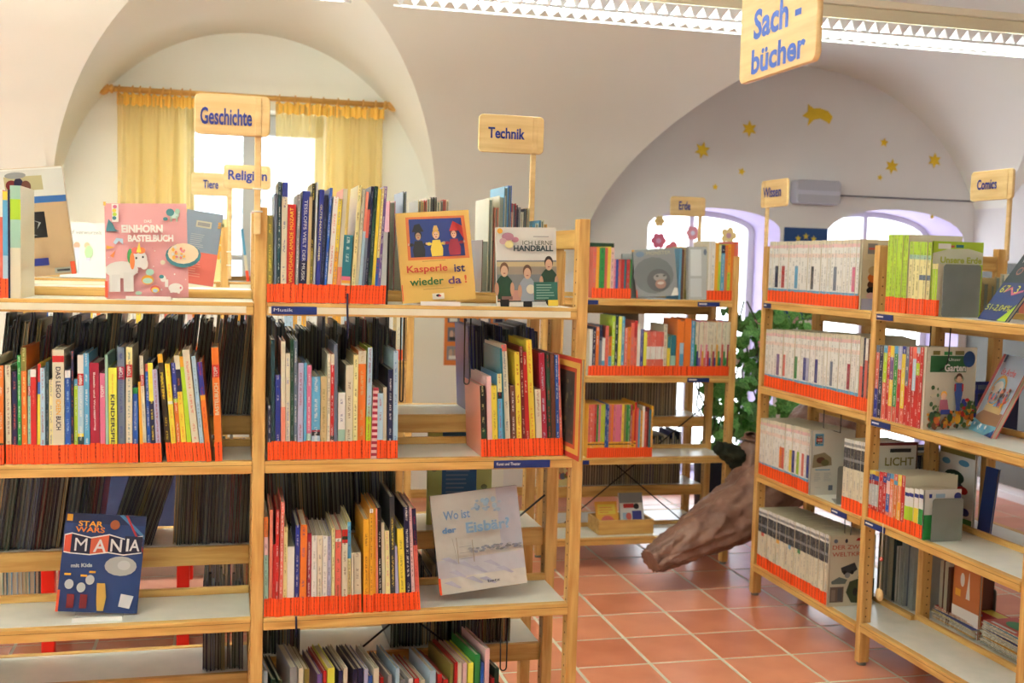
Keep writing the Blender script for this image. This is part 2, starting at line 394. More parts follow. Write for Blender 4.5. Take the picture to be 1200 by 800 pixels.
# ---- flat art for book covers
def art_mesh(items, w, h, layer=.00025):
    v = []; f = []; fc = []; z = 0
    for it in items:
        k = it[0]; z += layer
        if k == 'r':
            _, x0, y0, x1, y1, c = it; ps = [(x0,y0),(x1,y0),(x1,y1),(x0,y1)]
        elif k == 'c':
            _, cx, cy, rx, ry, c = it; ps = [(cx+rx*math.cos(2*math.pi*i/16), cy+ry*math.sin(2*math.pi*i/16)) for i in range(16)]
        elif k == 'p':
            _, ps, c = it
        elif k == 's':
            _, cx, cy, r, c = it; asp = w/h
            ps = [(cx+(r if i % 2 == 0 else r*.42)*math.sin(math.pi*i/5), cy+asp*(r if i % 2 == 0 else r*.42)*math.cos(math.pi*i/5)) for i in range(10)]
            n = len(v); v.append((cx*w, -z, cy*h)); v += [(x*w, -z, y*h) for x, y in ps]
            for i in range(10): f.append((n, n+1+i, n+1+(i+1) % 10)); fc.append(C(c))
            continue
        n = len(v); v += [(x*w, -z, y*h) for x, y in ps]; f.append(tuple(range(n, n+len(ps)))); fc.append(C(c))
    me = pydata('cover_picture', v, f)
    ca = me.color_attributes.new('col', 'FLOAT_COLOR', 'CORNER'); A = []
    for p, c in zip(me.polygons, fc): A += [*c, 1]*p.loop_total
    ca.data.foreach_set('color', A); return me
def speckle(n, x0, y0, x1, y1, cols, s0=.01, s1=.03, seed=1):
    r = random.Random(seed); out = []
    for i in range(n):
        s = r.uniform(s0, s1); out.append(('c', r.uniform(x0+s, x1-s), r.uniform(y0+s, y1-s), s, s*r.uniform(.5, 1.1), r.choice(cols)))
    return out
def print_lines(x0, y0, x1, y1, n, c, seed=1, th=.35):
    r = random.Random(seed); out = []; hh = (y1-y0)/n
    for i in range(n): out.append(('r', x0, y0+i*hh, x0+(x1-x0)*r.uniform(.6, 1), y0+i*hh+hh*th, c))
    return out
def flat_book(mw, w, h, t, base, items, texts, label, group=None, spine='left', back=None, mat=ART, name='book', sticker=None, cat='book'):
    """a book showing its front: cover plane local xz (y=0 is the front), thickness going to +y"""
    e = empty(name, mw, label, cat, group)
    bl = boxes_mesh('cover', [(0,0,0,w,.0022,h), (0,t-.0022,0,w,t,h), (0,0,0,.0022,t,h)] if spine == 'left' else [(0,0,0,w,.0022,h), (0,t-.0022,0,w,t,h), (w-.0022,0,0,w,t,h)])
    ca = bl.color_attributes.new('col', 'FLOAT_COLOR', 'CORNER'); cb = C(base); ck = C(back or base)
    A = []
    for i, p in enumerate(bl.polygons): A += [*(cb if i < 6 else ck), 1]*p.loop_total
    ca.data.foreach_set('color', A)
    obj('cover', bl, mat, e)
    p = obj('page_block', UNIT, None, e); p.matrix_basis = T((.003, .0024, .003)) @ Matrix.Diagonal((w-.006, t-.0048, h-.006, 1))
    if items: obj('cover_picture', art_mesh(items, w, h), mat, e)
    for (body, cx, cy, tw, th, c, *rest) in texts:
        b_ = rest[0] if rest else .02; rot = rest[1] if len(rest) > 1 else 0
        text(body, tw*w, th*h, c, e, T((cx*w, -.0005-.00025*(len(items)+1), cy*h)) @ RX(math.pi/2) @ RZ(rot), 'title', b_)
    if sticker:
        x0, z0, x1, z1 = sticker; s = obj('spine_label', UNITL, None, e); s.matrix_basis = T((x0*w-.0006, -.0009, z0*h)) @ Matrix.Diagonal(((x1-x0)*w+.0006, .004, (z1-z0)*h, 1))
    return e
def px_frame(bl, br, tl, Y, z=None, tilt=None):
    """frame of a cover standing on plane Y from its pixel corners: returns matrix, width, height"""
    a = onY(*bl, Y); b_ = onY(*br, Y); c = onY(*tl, Y)
    ex = (b_-a); w = ex.length; ez = (c-a); h = ez.length
    roll = -math.atan2(b_.z-a.z, b_.x-a.x)*1.0
    roll2 = math.atan2(c.x-a.x, c.z-a.z)
    r = roll2
    if z is not None: a.z = z + max(0, w*math.sin(r))
    t = tilt or 0
    mw = T(a) @ RY(r) @ RX(-t)
    return mw, w, h/math.cos(t)

# ================================================================== the room
YW, XR, XL, YB = 7.1, 5.2, -4.2, -2.0
def zmain(y): return 1.25 + 1.80*math.sqrt(max(0, 1-((y-3.4)/3.72)**2)) if abs(y-3.4) < 3.72 else 1.25
LUN = [(.11, 1.12, 1.70, 1.175), (3.75, 1.55, 1.50, 1.43), (-3.35, 1.12, 1.70, 1.175)]
def zlun(x):
    b_ = -9
    for c, a, z0, h in LUN:
        if abs(x-c) < a: b_ = max(b_, z0+h*math.sqrt(1-((x-c)/a)**2))
    return b_
def ygroin(x):
    zl = zlun(x)
    if zl <= zmain(YW): return YW
    lo, hi = 3.4, YW
    for _ in range(40):
        m_ = (lo+hi)/2
        if zmain(m_) > zl: lo = m_
        else: hi = m_
    return (lo+hi)/2
xs = set([XL, XR])
for c, a, z0, h in LUN:
    for k in range(61): xs.add(round(c-a*math.cos(math.pi*k/60), 5))
for k in range(60): xs.add(round(XL+(XR-XL)*k/60, 5))
xs = sorted(x for x in xs if XL <= x <= XR)
v = []; f = []; NB, NL = 46, 10
for i, x in enumerate(xs):
    yg = ygroin(x)
    for k in range(NB+1):
        t = k/NB; y = YB + (yg-YB)*(1-(1-t)**1.35); v.append((x, y, zmain(max(y, -.2)) if y > -.2 else 1.7+.0*y + (zmain(-.2)-1.7)))
    for k in range(NL+1):
        y = yg+(YW-yg)*k/NL; v.append((x, y, max(zlun(x), zmain(y)) if zlun(x) > zmain(YW) else zmain(YW)))
S_ = NB+NL+2
for i in range(len(xs)-1):
    for k in list(range(NB))+list(range(NB+1, NB+1+NL)):
        f.append((i*S_+k, i*S_+k+1, (i+1)*S_+k+1, (i+1)*S_+k))
tag(obj('ceiling', pydata('ceiling', v, f, True), PLASTER), kind='structure')

# back wall with three openings
def arch(x0, x1, z0, zs, rise, n=14):
    out = [(x0, z0), (x1, z0)]
    for k in range(n+1):
        t = math.pi*k/n; out.append(((x0+x1)/2+(x1-x0)/2*math.cos(t), zs+rise*math.sin(t)))
    return out
W1 = (-.28, .56, 1.22, 2.42)
A2 = (2.70, 3.67, .06, 1.80, .14); A3 = (4.02, 5.12, .06, 1.78, .20)
hole1 = [(W1[0], W1[2]), (W1[1], W1[2]), (W1[1], W1[3]), (W1[0], W1[3])]
outer = [(XL-.1, 0), (XR+.1, 0), (XR+.1, 3.3), (XL-.1, 3.3)]
wm = plate_mesh('wall_back', [outer, hole1, arch(*A2), arch(*A3)], .5)
wall = obj('wall_back', wm, PLASTER, None, T((0, YW+.25, 0))); tag(wall, kind='structure')
wall.data.materials.append(PLASTERC); wall.data.materials.append(noise_mat('lilac_paint', lin((.74,.69,.82)), lin((.78,.73,.86)), (1,1,1), 2, 4, .8, 0))
for p in wall.data.polygons:
    if p.center.x > 1.7: p.material_index = 1
# a split in the wall plate so that the cooler plaster tone starts between the arches
bm = bmesh.new(); bm.from_mesh(wall.data)
bmesh.ops.bisect_plane(bm, geom=list(bm.verts)+list(bm.edges)+list(bm.faces), plane_co=(1.75, 0, 0), plane_no=(1, 0, 0))
for fc_ in bm.faces:
    m_ = fc_.calc_center_median()
    fc_.material_index = 1 if m_.x > 1.75 else 0
    if 2.6 < m_.x < 5.15 and abs(fc_.normal.y) < .5 and m_.z > .03 and m_.z < 2.1: fc_.material_index = 2
bm.to_mesh(wall.data); bm.free()
tag(box('wall_right', XR, YB, 0, XR+.2, YW, 3.2, PLASTERC, None, 0), kind='structure')
tag(box('lower_wall_1', XR-.02, YB, .10, XR, YW-.01, 1.62, noise_mat('dark_grey_lower_wall', lin((.38,.38,.34)), lin((.42,.42,.38)), (1,1,1), 2, 4, .6, 0), None, .003), kind='structure')  # thin dark grey sheet over the lower right wall
wl = plate_mesh('wall_left', [[(YB, 0), (YW, 0), (YW, 3.2), (YB, 3.2)], [(1.2, .9), (2.9, .9), (2.9, 2.3), (1.2, 2.3)], [(4.3, .9), (6.3, .9), (6.3, 2.3), (4.3, 2.3)]], .3)  # window openings in this unseen wall are added to let in light
tag(obj('wall_left', wl, PLASTER, None, T((XL-.15, 0, 0)) @ RZ(math.pi/2)), kind='structure')
hh_ = [[(x, .95), (x+1.25, .95), (x+1.25, 2.2), (x, 2.2)] for x in (-3.3, 3.6)]  # unseen openings, added as a light source behind the viewer
tag(obj('wall_front', plate_mesh('wall_front', [[(XL-.1, 0), (XR+.1, 0), (XR+.1, 3.3), (XL-.1, 3.3)]]+hh_, .3), PLASTER, None, T((0, YB-.15, 0))), kind='structure')
tag(box('baseboard_back', XL, YW-.016, 0, 2.70, YW, .055, WOOD, None, .002), kind='structure')
tag(box('baseboard_right', XR-.012, YB, 0, XR, YW, .05, PLASTERC, None, .002), kind='structure')

# floor: terracotta tiles with recessed grey joints
GROUT = noise_mat('grout', lin((.78,.79,.72)), lin((.84,.85,.78)), (1,1,1), 9, 3, .8, 0)
TILE, N, L, b = new_mat('terracotta_tile', lin((.80,.50,.38)), .28, .45)
tc = N.new('ShaderNodeTexCoord'); nz = N.new('ShaderNodeTexNoise'); nz.inputs['Scale'].default_value = 5; nz.inputs['Detail'].default_value = 6
oi = N.new('ShaderNodeObjectInfo'); cr = N.new('ShaderNodeValToRGB')
cr.color_ramp.elements[0].position = .3; cr.color_ramp.elements[0].color = (*lin((.76,.45,.33)), 1)
cr.color_ramp.elements[1].position = .7; cr.color_ramp.elements[1].color = (*lin((.85,.56,.43)), 1)
ad = N.new('ShaderNodeMath'); ad.operation = 'MULTIPLY_ADD'; ad.inputs[1].default_value = .35; L.new(oi.outputs['Random'], ad.inputs[0])
mu = N.new('ShaderNodeMath'); mu.operation = 'MULTIPLY'; mu.inputs[1].default_value = .65; L.new(nz.outputs['Fac'], mu.inputs[0]); L.new(mu.outputs[0], ad.inputs[2])
L.new(tc.outputs['Object'], nz.inputs['Vector']); L.new(ad.outputs[0], cr.inputs[0]); L.new(cr.outputs[0], b.inputs['Base Color'])
bp = N.new('ShaderNodeBump'); bp.inputs['Strength'].default_value = .08; bp.inputs['Distance'].default_value = .01; L.new(nz.outputs['Fac'], bp.inputs['Height']); L.new(bp.outputs[0], b.inputs['Normal'])
floor = box('floor', XL, YB, -.03, XR, YW+.5, -.0015, GROUT, None, 0); tag(floor, kind='structure')
PT = .30; gx, gy = 1.895, 4.90
tm = boxes_mesh('tile', [(-.1435, -.1435, -.02, .1435, .1435, 0)], .0015); tm.materials.append(TILE)
rest = []
i0 = int((XL-gx)/PT)-1
for i in range(i0, int((XR-gx)/PT)+2):
    for j in range(int((YB-gy)/PT)-1, int((YW-gy)/PT)+3):
        x = gx+(i+.5)*PT; y = gy+(j+.5)*PT
        if x+.14 > XR or x-.14 < XL or y-.14 < YB or y > YW+.45: continue
        if .35 < x < 5.2 and 3.55 < y < 7.3 and y > 3.55 + max(0, (x-2.6))*.25 and x < 1.2+ y*.6:
            obj('tile', tm, None, floor, T((x, y, 0)))
        else: rest.append((x-.1435, y-.1435, -.02, x+.1435, y+.1435, 0))
tag(obj('tiles', boxes_mesh('tiles', rest), TILE, floor), kind='stuff')

# windows
GLASS, N, L, b = new_mat('window_glass', (1,1,1), .02)
N.remove(b); tr = N.new('ShaderNodeBsdfTransparent'); gl = N.new('ShaderNodeBsdfGlossy'); gl.inputs['Roughness'].default_value = .02
mxs = N.new('ShaderNodeMixShader'); mxs.inputs[0].default_value = .06; L.new(tr.outputs[0], mxs.inputs[1]); L.new(gl.outputs[0], mxs.inputs[2])
L.new(mxs.outputs[0], N['Material Output'].inputs[0])
FRAME = noise_mat('grey_window_paint', lin((.70,.72,.74)), lin((.74,.76,.78)), (1,1,1), 4, 3, .4, 0)
FRAMEW = new_mat('white_window_paint', lin((.90,.90,.90)), .4)[0]
w1 = empty('window_1'); w1['kind'] = 'structure'
x0, x1, z0, z1 = W1; yf = YW+.22; xm = onY(292.5, 250, yf).x
def bar(a, b_, c, d, nm='frame', par=None, mat=FRAME, y=yf, dd=.06): return box(nm, a, y, c, b_, y+dd, d, mat, par, .004)
bar(x0, x1, z1-.13, z1, 'frame', w1); bar(x0, x1, z0, z0+.07, 'frame', w1); bar(x0, x0+.05, z0, z1, 'frame', w1); bar(x1-.05, x1, z0, z1, 'frame', w1)
bar(xm-.045, xm+.045, z0, z1, 'mullion', w1, y=yf-.01, dd=.07)
zc_ = onY(250, 301, yf).z
bar(x0, x1, zc_-.018, zc_+.018, 'glazing_bar', w1); 
box('pane', x0+.04, yf+.03, z0+.05, x1-.04, yf+.034, z1-.05, GLASS, w1, 0)
box('sill', x0-.05, YW-.06, z0-.03, x1+.05, YW+.22, z0, PALEWOOD, w1, .004)
for nm, A_ in (('window_2', A2), ('window_3', A3)):
    w = empty(nm); w['kind'] = 'structure'; xa, xb, za, zs, ri = A_
    yg = YW+.42
    fr = plate_mesh('frame', [arch(xa-.02, xb+.02, za-.04, zs, ri+.02), arch(xa+.05, xb-.05, za+.05, zs, ri-.04)], .05)
    obj('frame', fr, FRAMEW, w, T((0, yg, 0)))
    obj('pane', plate_mesh('pane', [arch(xa+.04, xb-.04, za+.04, zs, ri-.03)], .005), GLASS, w, T((0, yg, 0)))
    box('glazing_bar', (xa+xb)/2-.018, yg-.02, za, (xa+xb)/2+.018, yg+.02, zs+ri, FRAMEW, w, .003)
# the house across the yard seen through the curtained window
hb = empty('neighbour_house', T((-.6, 13.5, 0)), 'pale house roof with blue-grey rafters seen through the curtained window', 'building')
ROOFW = noise_mat('pale_roof', lin((.93,.94,.95)), lin((.96,.97,.98)), (1,1,1), 3, 3, .8, 0)
BEAM = new_mat('rafter_paint', lin((.55,.72,.80)), .6)[0]
box('wall', -2.6, 1, -2, 3.2, 3, 2.2, ROOFW, hb, 0)
obj('roof', pydata('roof', [(-2.8,.6,2.1),(3.4,.6,2.1),(3.4,3,3.4),(-2.8,3,3.4),(-2.8,.6,2.0),(3.4,.6,2.0),(3.4,3,3.3),(-2.8,3,3.3)], _BF), ROOFW, hb)
for k in range(5):
    xk = -1.4+k*.62
    obj('rafter', tube_mesh('rafter', [(xk, .5, 1.9), (xk+1.5, .45, 2.75)], .035, 6), BEAM, hb)

# ceiling lamp hung across the room
LAMPW = new_mat('lamp_body', lin((.88,.86,.76)), .4)[0]; LAMPC = new_mat('lamp_cream', lin((.95,.94,.86)), .4)[0]
LOUV = new_mat('louvre_metal', lin((.93,.95,.97)), .25)[0]
GLOW, N, L, b = new_mat('lamp_tube', (1,1,1), .5); b.inputs['Emission Strength'].default_value = 34
b.inputs['Emission Color'].default_value = (.94, 1, .90, 1)
GLOWUP_ADDED, N, L, b = new_mat('added_uplight_tube', (1,1,1), .5); b.inputs['Emission Color'].default_value = (.95, 1, .91, 1); b.inputs['Emission Strength'].default_value = 64  # emitter added on top of unseen lamps to brighten the ceiling
def lamp(x0, x1, y, z, label, up=True):
    e = empty('ceiling_lamp', T((0, y, z)), label, 'lamp', None)
    box('housing', x0, 0, .045, x1, .20, .095, LAMPW, e, .003)
    box('top_channel', x0, -.012, .095, x1, .212, .122, LAMPC, e, .003)
    obj('lamp_tube', tube_mesh('lamp_tube', [(x0+.03, .07, .03), (x1-.03, .07, .03)], .013, 10), GLOW, e)
    obj('lamp_tube', tube_mesh('lamp_tube', [(x0+.03, .13, .03), (x1-.03, .13, .03)], .013, 10), GLOW, e)
    if up: obj('added_uplight_tube', tube_mesh('added_uplight_tube', [(x0+.05, .07, .145), (x1-.05, .07, .145)], .013, 10), GLOWUP_ADDED, e)
    if up: obj('added_uplight_tube', tube_mesh('added_uplight_tube', [(x0+.05, .13, .145), (x1-.05, .13, .145)], .013, 10), GLOWUP_ADDED, e)
    v = []; f = []; n = int((x1-x0)/.05)
    for k in range(n):
        xa = x0+k*(x1-x0)/n; xb = x0+(k+1)*(x1-x0)/n; q = len(v); xc = (xa+xb)/2
        # a V shaped cross blade and the scalloped side strip
        v += [(xa, .0, .045), (xb, .0, .045), (xc, .012, .0), (xa, .20, .045), (xb, .20, .045), (xc, .188, .0)]
        f += [(q, q+2, q+5, q+3), (q+1, q+4, q+5, q+2), (q, q+1, q+2), (q+3, q+5, q+4)]
    o = obj('louvre', pydata('louvre', v, f), LOUV, e)
    box('side_rail', x0, -.002, -.002, x1, .004, .006, LOUV, e, 0); box('side_rail', x0, .196, -.002, x1, .202, .006, LOUV, e, 0)
    for xx in (x0+.4, x1-.4): obj('hanger', tube_mesh('hanger', [(xx, .1, .12), (xx, .1, zmain(y)-z+.01)], .004, 6), METAL, e)
    return e
lamp(.55, 3.95, 3.86, 2.44, 'long white louvred strip lamp hung across the top right of the room', False)
lamp(-3.0, .40, 3.86, 2.44, 'white louvred strip lamp above the left bay, out of view, uplight added')  # lamp row continued out of view; its upward tubes are added
lamp(-3.2, .2, 1.3, 2.44, 'added white louvred strip lamp, unseen, above and left of the viewer')  # this and the next three are unseen, added to brighten the room
lamp(.6, 4.0, 1.3, 2.44, 'added white louvred strip lamp, unseen, above and right of the viewer', False)
lamp(-3.2, .2, -.9, 2.44, 'added white louvred strip lamp, unseen, behind the viewer, left')
lamp(.6, 4.0, -.9, 2.44, 'added white louvred strip lamp, unseen, behind the viewer, right', False)

# curtain, rod and rings
rod = empty('curtain_rod', T((0, YW-.11, 0)), 'wooden curtain rod with ball ends above the window', 'curtain rod')
pa, pb = onY(134, 103, YW-.11), onY(449, 124, YW-.11); zr = (pa.z+pb.z)/2
obj('rod', tube_mesh('rod', [(pa.x, 0, zr), (pb.x, 0, zr)], .017, 12), RODWOOD, rod)
for sx, xx in ((-1, pa.x), (1, pb.x)):
    obj('finial', lathe_mesh('finial', [(.012,0),(.026,.01),(.026,.02),(.017,.028),(.028,.036),(.038,.055),(.038,.07),(.026,.09),(.008,.098)], 16, 'X'), RODWOOD, rod, T((xx, 0, zr)) @ (RZ(math.pi) if sx < 0 else Matrix()))
    box('bracket', xx-sx*.06-.012, 0, zr-.03, xx-sx*.06+.012, .11, zr-.005, RODWOOD, rod, .002)
CURT, N, L, b = new_mat('sheer_curtain', lin((.98,.80,.36)), .8)
N.remove(b); df = N.new('ShaderNodeBsdfDiffuse'); df.inputs[0].default_value = (*lin((1,.91,.64)), 1); tl_ = N.new('ShaderNodeBsdfTranslucent'); tl_.inputs[0].default_value = (*lin((1,.90,.58)), 1)
trn = N.new('ShaderNodeBsdfTransparent'); trn.inputs[0].default_value = (1, .95, .80, 1)
m1 = N.new('ShaderNodeMixShader'); m1.inputs[0].default_value = .5; L.new(df.outputs[0], m1.inputs[1]); L.new(tl_.outputs[0], m1.inputs[2])
m2 = N.new('ShaderNodeMixShader'); m2.inputs[0].default_value = .42; L.new(m1.outputs[0], m2.inputs[1]); L.new(trn.outputs[0], m2.inputs[2])
L.new(m2.outputs[0], N['Material Output'].inputs[0])
def curtain(pxa, pxb, zbot, label, seed):
    r = random.Random(seed); xa = onY(pxa, 200, YW-.11).x; xb = onY(pxb, 200, YW-.11).x
    n = 200; rows = 26; ztop = zr-.035; v = []; f = []
    ph = [(r.uniform(14, 22), r.uniform(0, 6), .014), (r.uniform(30, 46), r.uniform(0, 6), .009), (r.uniform(60, 80), r.uniform(0, 6), .004)]
    for j in range(rows+1):
        t = j/rows; z = ztop-(ztop-zbot)*t
        for i in range(n+1):
            s = i/n; x = xa+(xb-xa)*s + .006*math.sin(s*30+t*3)
            dy = sum(a*math.sin(fq*s*(xb-xa)/.55+p+.5*math.sin(t*2+s*5)) for fq, p, a in ph)*(.5+.9*min(1, t*3))*1.6
            if j < 2: dy += .006*math.sin(s*170)
            v.append((x, dy, z + (.010*math.sin(s*60) if j == 0 else 0)))
    for j in range(rows):
        for i in range(n): q = j*(n+1)+i; f.append((q, q+1, q+n+2, q+n+1))
    e = empty('curtain', T((0, YW-.11, 0)), label, 'curtain', 'curtains at the window')
    obj('panel', pydata('panel', v, f, True), CURT, e)
    # gathered heading tape
    v2 = []; f2 = []
    for j in range(4):
        for i in range(n+1):
            s = i/n; v2.append((xa+(xb-xa)*s, -.012+.010*math.sin(s*120)+.006*math.sin(s*47), ztop+.012-.022*j+.006*math.sin(s*70+j)))
    for j in range(3):
        for i in range(n): q = j*(n+1)+i; f2.append((q, q+1, q+n+2, q+n+1))
    obj('heading', pydata('heading', v2, f2, True), CURTH, e)
    for k in range(8):
        x = xa+(xb-xa)*(k+.4)/8 + r.uniform(-.012, .012)
        pts = [(x+.003*math.sin(t), .027*math.cos(t), zr+.027*math.sin(t)-.004) for t in [2*math.pi*q/16 for q in range(16)]]
        obj('ring', tube_mesh('ring', pts, .0045, 6, True), RODWOOD, e)
CURTH = new_mat('curtain_heading', lin((.98,.80,.38)), .8)[0]
curtain(137, 229, .95, 'yellow sheer curtain panel left of the window, narrow', 3)
curtain(322, 449, .95, 'yellow sheer curtain panel right of the window, wider', 5)

# painted stars on the wall (thin wooden cut-outs)
def star(px, py, r_px, n, rot, label, inner=.5):
    p = onY(px, py, YW); s = r_px*7.2/FPX
    lp = [((s if i % 2 == 0 else s*inner)*math.sin(math.pi*i/n+rot), (s if i % 2 == 0 else s*inner)*math.cos(math.pi*i/n+rot)) for i in range(2*n)]
    o = obj('wall_star', plate_mesh('wall_star', [lp], .004), YELLOW, None, T((p.x, YW-.002, p.z)))
    tag(o, label, 'star decoration', 'yellow stars on the wall')
star(823, 176, 10.5, 6, .2, 'yellow star lowest left of the two large ones left of the comet')
star(878, 151, 10.5, 6, .0, 'large yellow star just left of the comet')
star(869, 201, 5, 5, .3, 'small yellow star below the two large left ones, above the section sign')
star(838, 219, 4, 5, .1, 'tiny yellow star left above the arched window')
star(1036, 167, 6, 5, .1, 'small yellow star right of the comet, above a large star')
star(1045, 195, 10, 6, .1, 'large yellow star in the middle of the right-hand star group')
star(1095, 188, 10, 6, .05, 'large yellow star furthest right on the wall')
star(1031, 208, 4, 5, .2, 'tiny yellow star just left below a large star')
star(1092, 254, 3.5, 5, .2, 'tiny yellow star below the black wall cable')
p = onY(958, 135, YW); k_ = 7.2/FPX
cm = [(-21,-2),(-12,-5),(-13,-14),(-5,-6),(4,-4),(12,-7),(17,-10),(21,-1),(14,6),(2,9),(-6,8),(-14,13),(-14,4)]
tag(obj('wall_comet', plate_mesh('wall_comet', [[(x*k_, z*k_) for x, z in cm]], .004), YELLOW, None, T((p.x, YW-.002, p.z))), 'yellow comet with tail on the wall', 'star decoration', 'yellow stars on the wall')
# grey box with a cable rail on the wall
p = onY(951, 226, YW); e = empty('wall_box', T((p.x, YW, p.z)), 'pale grey rounded box on the wall under the comet', 'wall box')
GREYP = new_mat('pale_grey_plastic', lin((.72,.73,.78)), .5)[0]; GREYQ = new_mat('paler_grey_plastic', lin((.80,.81,.87)), .4)[0]
obj('housing', plate_mesh('housing', [rrect(-.16, -.075, .16, .075, .02)], .10, .006), GREYP, e, T((0, -.055, 0)))
box('centre_band', -.158, -.112, -.018, .158, -.104, .012, GREYQ, e, .002)
pa, pb = onY(977, 229, YW), onY(1137, 236, YW)
tag(obj('wall_cable', tube_mesh('wall_cable', [(pa.x, YW-.02, pa.z), (pb.x+.04, YW-.02, pb.z)], .005, 8), new_mat('dark_cable', lin((.35,.36,.42)), .5)[0]), 'thin dark cable running along the wall from the grey box', 'cable')
# poster with ring of yellow stars between the arches
p0, p1 = onY(919, 266, YW), onY(965, 375, YW)
e = empty('poster', T((p0.x, YW-.003, p1.z)), 'blue poster with a ring of yellow stars between the arched windows', 'poster')
pw, ph = p1.x-p0.x, p0.z-p1.z
its = [('r',0,0,1,1,(.10,.30,.58))]+[('s', .5+.36*math.sin(a), .72+.36*math.cos(a)*pw/ph, .075, 'yellow') for a in [2*math.pi*k/12 for k in range(12)]]
obj('sheet', boxes_mesh('sheet', [(0,0,0,pw,.002,ph)]), colmat((.12,.32,.60)), e); obj('print', art_mesh(its, pw, ph), ART, e)
# orange poster with photographs behind the nearest shelf
p0, p1 = onY(521, 372, YW), onY(573, 428, YW); zt = p0.z+.35
e = empty('photo_poster', T((p0.x, YW-.003, p1.z)), 'orange pinboard sheet with small photographs on the wall', 'poster')
pw, ph = p1.x-p0.x+.12, zt-p1.z
obj('sheet', boxes_mesh('sheet', [(0,0,0,pw,.002,ph)]), colmat((.95,.52,.20)), e)
rr = random.Random(4); its = []
for r_ in range(5):
    for c_ in range(4):
        x = .05+c_*.235+rr.uniform(-.01, .01); y = .05+r_*.185
        its += [('r', x, y, x+.19, y+.14, rr.choice([(.55,.58,.62),(.42,.45,.52),(.66,.62,.60)])), ('c', x+.06, y+.07, .03, .04, (.80,.66,.58)), ('c', x+.13, y+.07, .03, .04, (.70,.56,.50)), ('r', x+.03, y+.01, x+.15, y+.045, rr.choice(['navy','darkgrey','white']))]
obj('photographs', art_mesh(its, pw, ph), ART, e)
# stickers on the arched window
def sticker_flower(px, py, r_px, col, col2, label, n=6):
    yy = YW+.39; p = onY(px, py, yy); s = r_px*7.6/FPX
    its = [('c', .5+.30*math.cos(2*math.pi*k/n), .5+.30*math.sin(2*math.pi*k/n), .2, .2, col) for k in range(n)]+[('c', .5, .5, .25, .25, col), ('c', .5, .5, .16, .16, col2)]
    tag(obj('window_sticker', art_mesh(its, 2*s, 2*s), ART, None, T((p.x-s, yy-.012, p.z-s))), label, 'window sticker', 'stickers on the arched window')
sticker_flower(771, 282, 10, (.95,.45,.48), (.95,.72,.74), 'red flower sticker at the left edge of the arched window')
sticker_flower(811, 273, 9, (.96,.62,.58), 'white', 'pale pink flower sticker beside the sign post')
sticker_flower(772, 259, 7, (.98,.86,.40), (.95,.80,.35), 'yellow flower sticker at the top left of the arched window')
sticker_flower(853, 276, 11, (.98,.88,.45), (.85,.62,.55), 'yellow petalled flower sticker at the right of the arched window', 5)
yy = YW+.39; p = onY(787, 285, yy); s = 14*7.6/FPX
tag(obj('window_sticker', art_mesh([('c',.2,.35,.2,.3,(.95,.45,.45)),('c',.4,.5,.2,.35,(.95,.45,.45)),('c',.75,.35,.25,.2,(.95,.45,.45)),('r',.1,.1,.9,.4,(.95,.45,.45))], 2*s, s*1.4), ART, None, T((p.x-s*.7, yy-.012, p.z-s))), 'red cloud-like sticker on the arched window', 'window sticker', 'stickers on the arched window')

# ================================================================== shelving
def unit(mw, widths, zf, zb, ztop, label, group, strip_top=True, holes=True, braces=None):
    """double-sided open shelving. local x along the front, y into the unit; posts at every width"""
    e = empty('bookshelf', mw, label, 'bookshelf', group)
    pxs = [0]
    for w in widths: pxs.append(pxs[-1]+w)
    for x in pxs:
        for y in (0, .262, .525):
            zt = ztop if y != .262 else ztop-.03
            box('post', x-.017, y, .012, x+.017, y+.045, zt, WOODZ, e, .002)
            obj('foot', lathe_mesh('foot', [(.018,0),(.018,.008),(.008,.012)], 12), FOOT, e, T((x, y+.022, 0)))
        box('end_rail', x-.012, .046, ztop-.088, x+.012, .261, ztop-.03, WOODY, e, .002)
        box('end_rail', x-.012, .308, ztop-.088, x+.012, .524, ztop-.03, WOODY, e, .002)
        if holes:
            bl = []
            z = .16
            while z < ztop-.12:
                for y in (.018, .287, .55):
                    bl += [(x-.0174, y, z, x-.0168, y+.005, z+.005), (x+.0168, y, z, x+.0174, y+.005, z+.005)]
                z += .034
            tag(obj('pin_holes', boxes_mesh('pin_holes', bl), HOLE, e), kind='stuff')
    for bi, w in enumerate(widths):
        xa, xb = pxs[bi]+.0175, pxs[bi+1]-.0175
        for k, z in enumerate(zf[bi] if isinstance(zf[0], (list, tuple)) else zf):
            s = box('shelf', xa, .026, z-.022, xb, .262, z, LAMIN, e, .001)
            box('front_lip', xa, -.004, z-.034, xb, .0255, z+.0005, WOOD, s, .002)
            box('lip_groove', xa, -.0046, z-.0105, xb, -.0042, z-.0095, HOLE, s, 0)
            box('back_stop', xa, .246, z+.0005, xb, .2615, z+.022, WOOD, s, .0015)
            if k == 0 and strip_top: box('label_strip', xa+.005, -.0062, z-.028, xb-.02, -.0042, z-.010, STRIP, s, 0)
        for z in (zb[bi] if isinstance(zb[0], (list, tuple)) else zb):
            s = box('shelf', xa, .305, z-.022, xb, .54, z, LAMIN, e, .001)
            box('back_lip', xa, .5405, z-.034, xb, .570, z+.0005, WOOD, s, .002)
            box('inner_rail', xa, .285, z-.055, xb, .3035, z+.001, WOOD, s, .0015)
        if braces is None or bi not in braces: continue
        obj('cross_brace', tube_mesh('cross_brace', [(xa, .279, .08), (xb, .279, .80)], .0035, 6), BLACKM, e)
        obj('cross_brace', tube_mesh('cross_brace', [(xa, .271, .80), (xb, .271, .08)], .0035, 6), BLACKM, e)
    return e
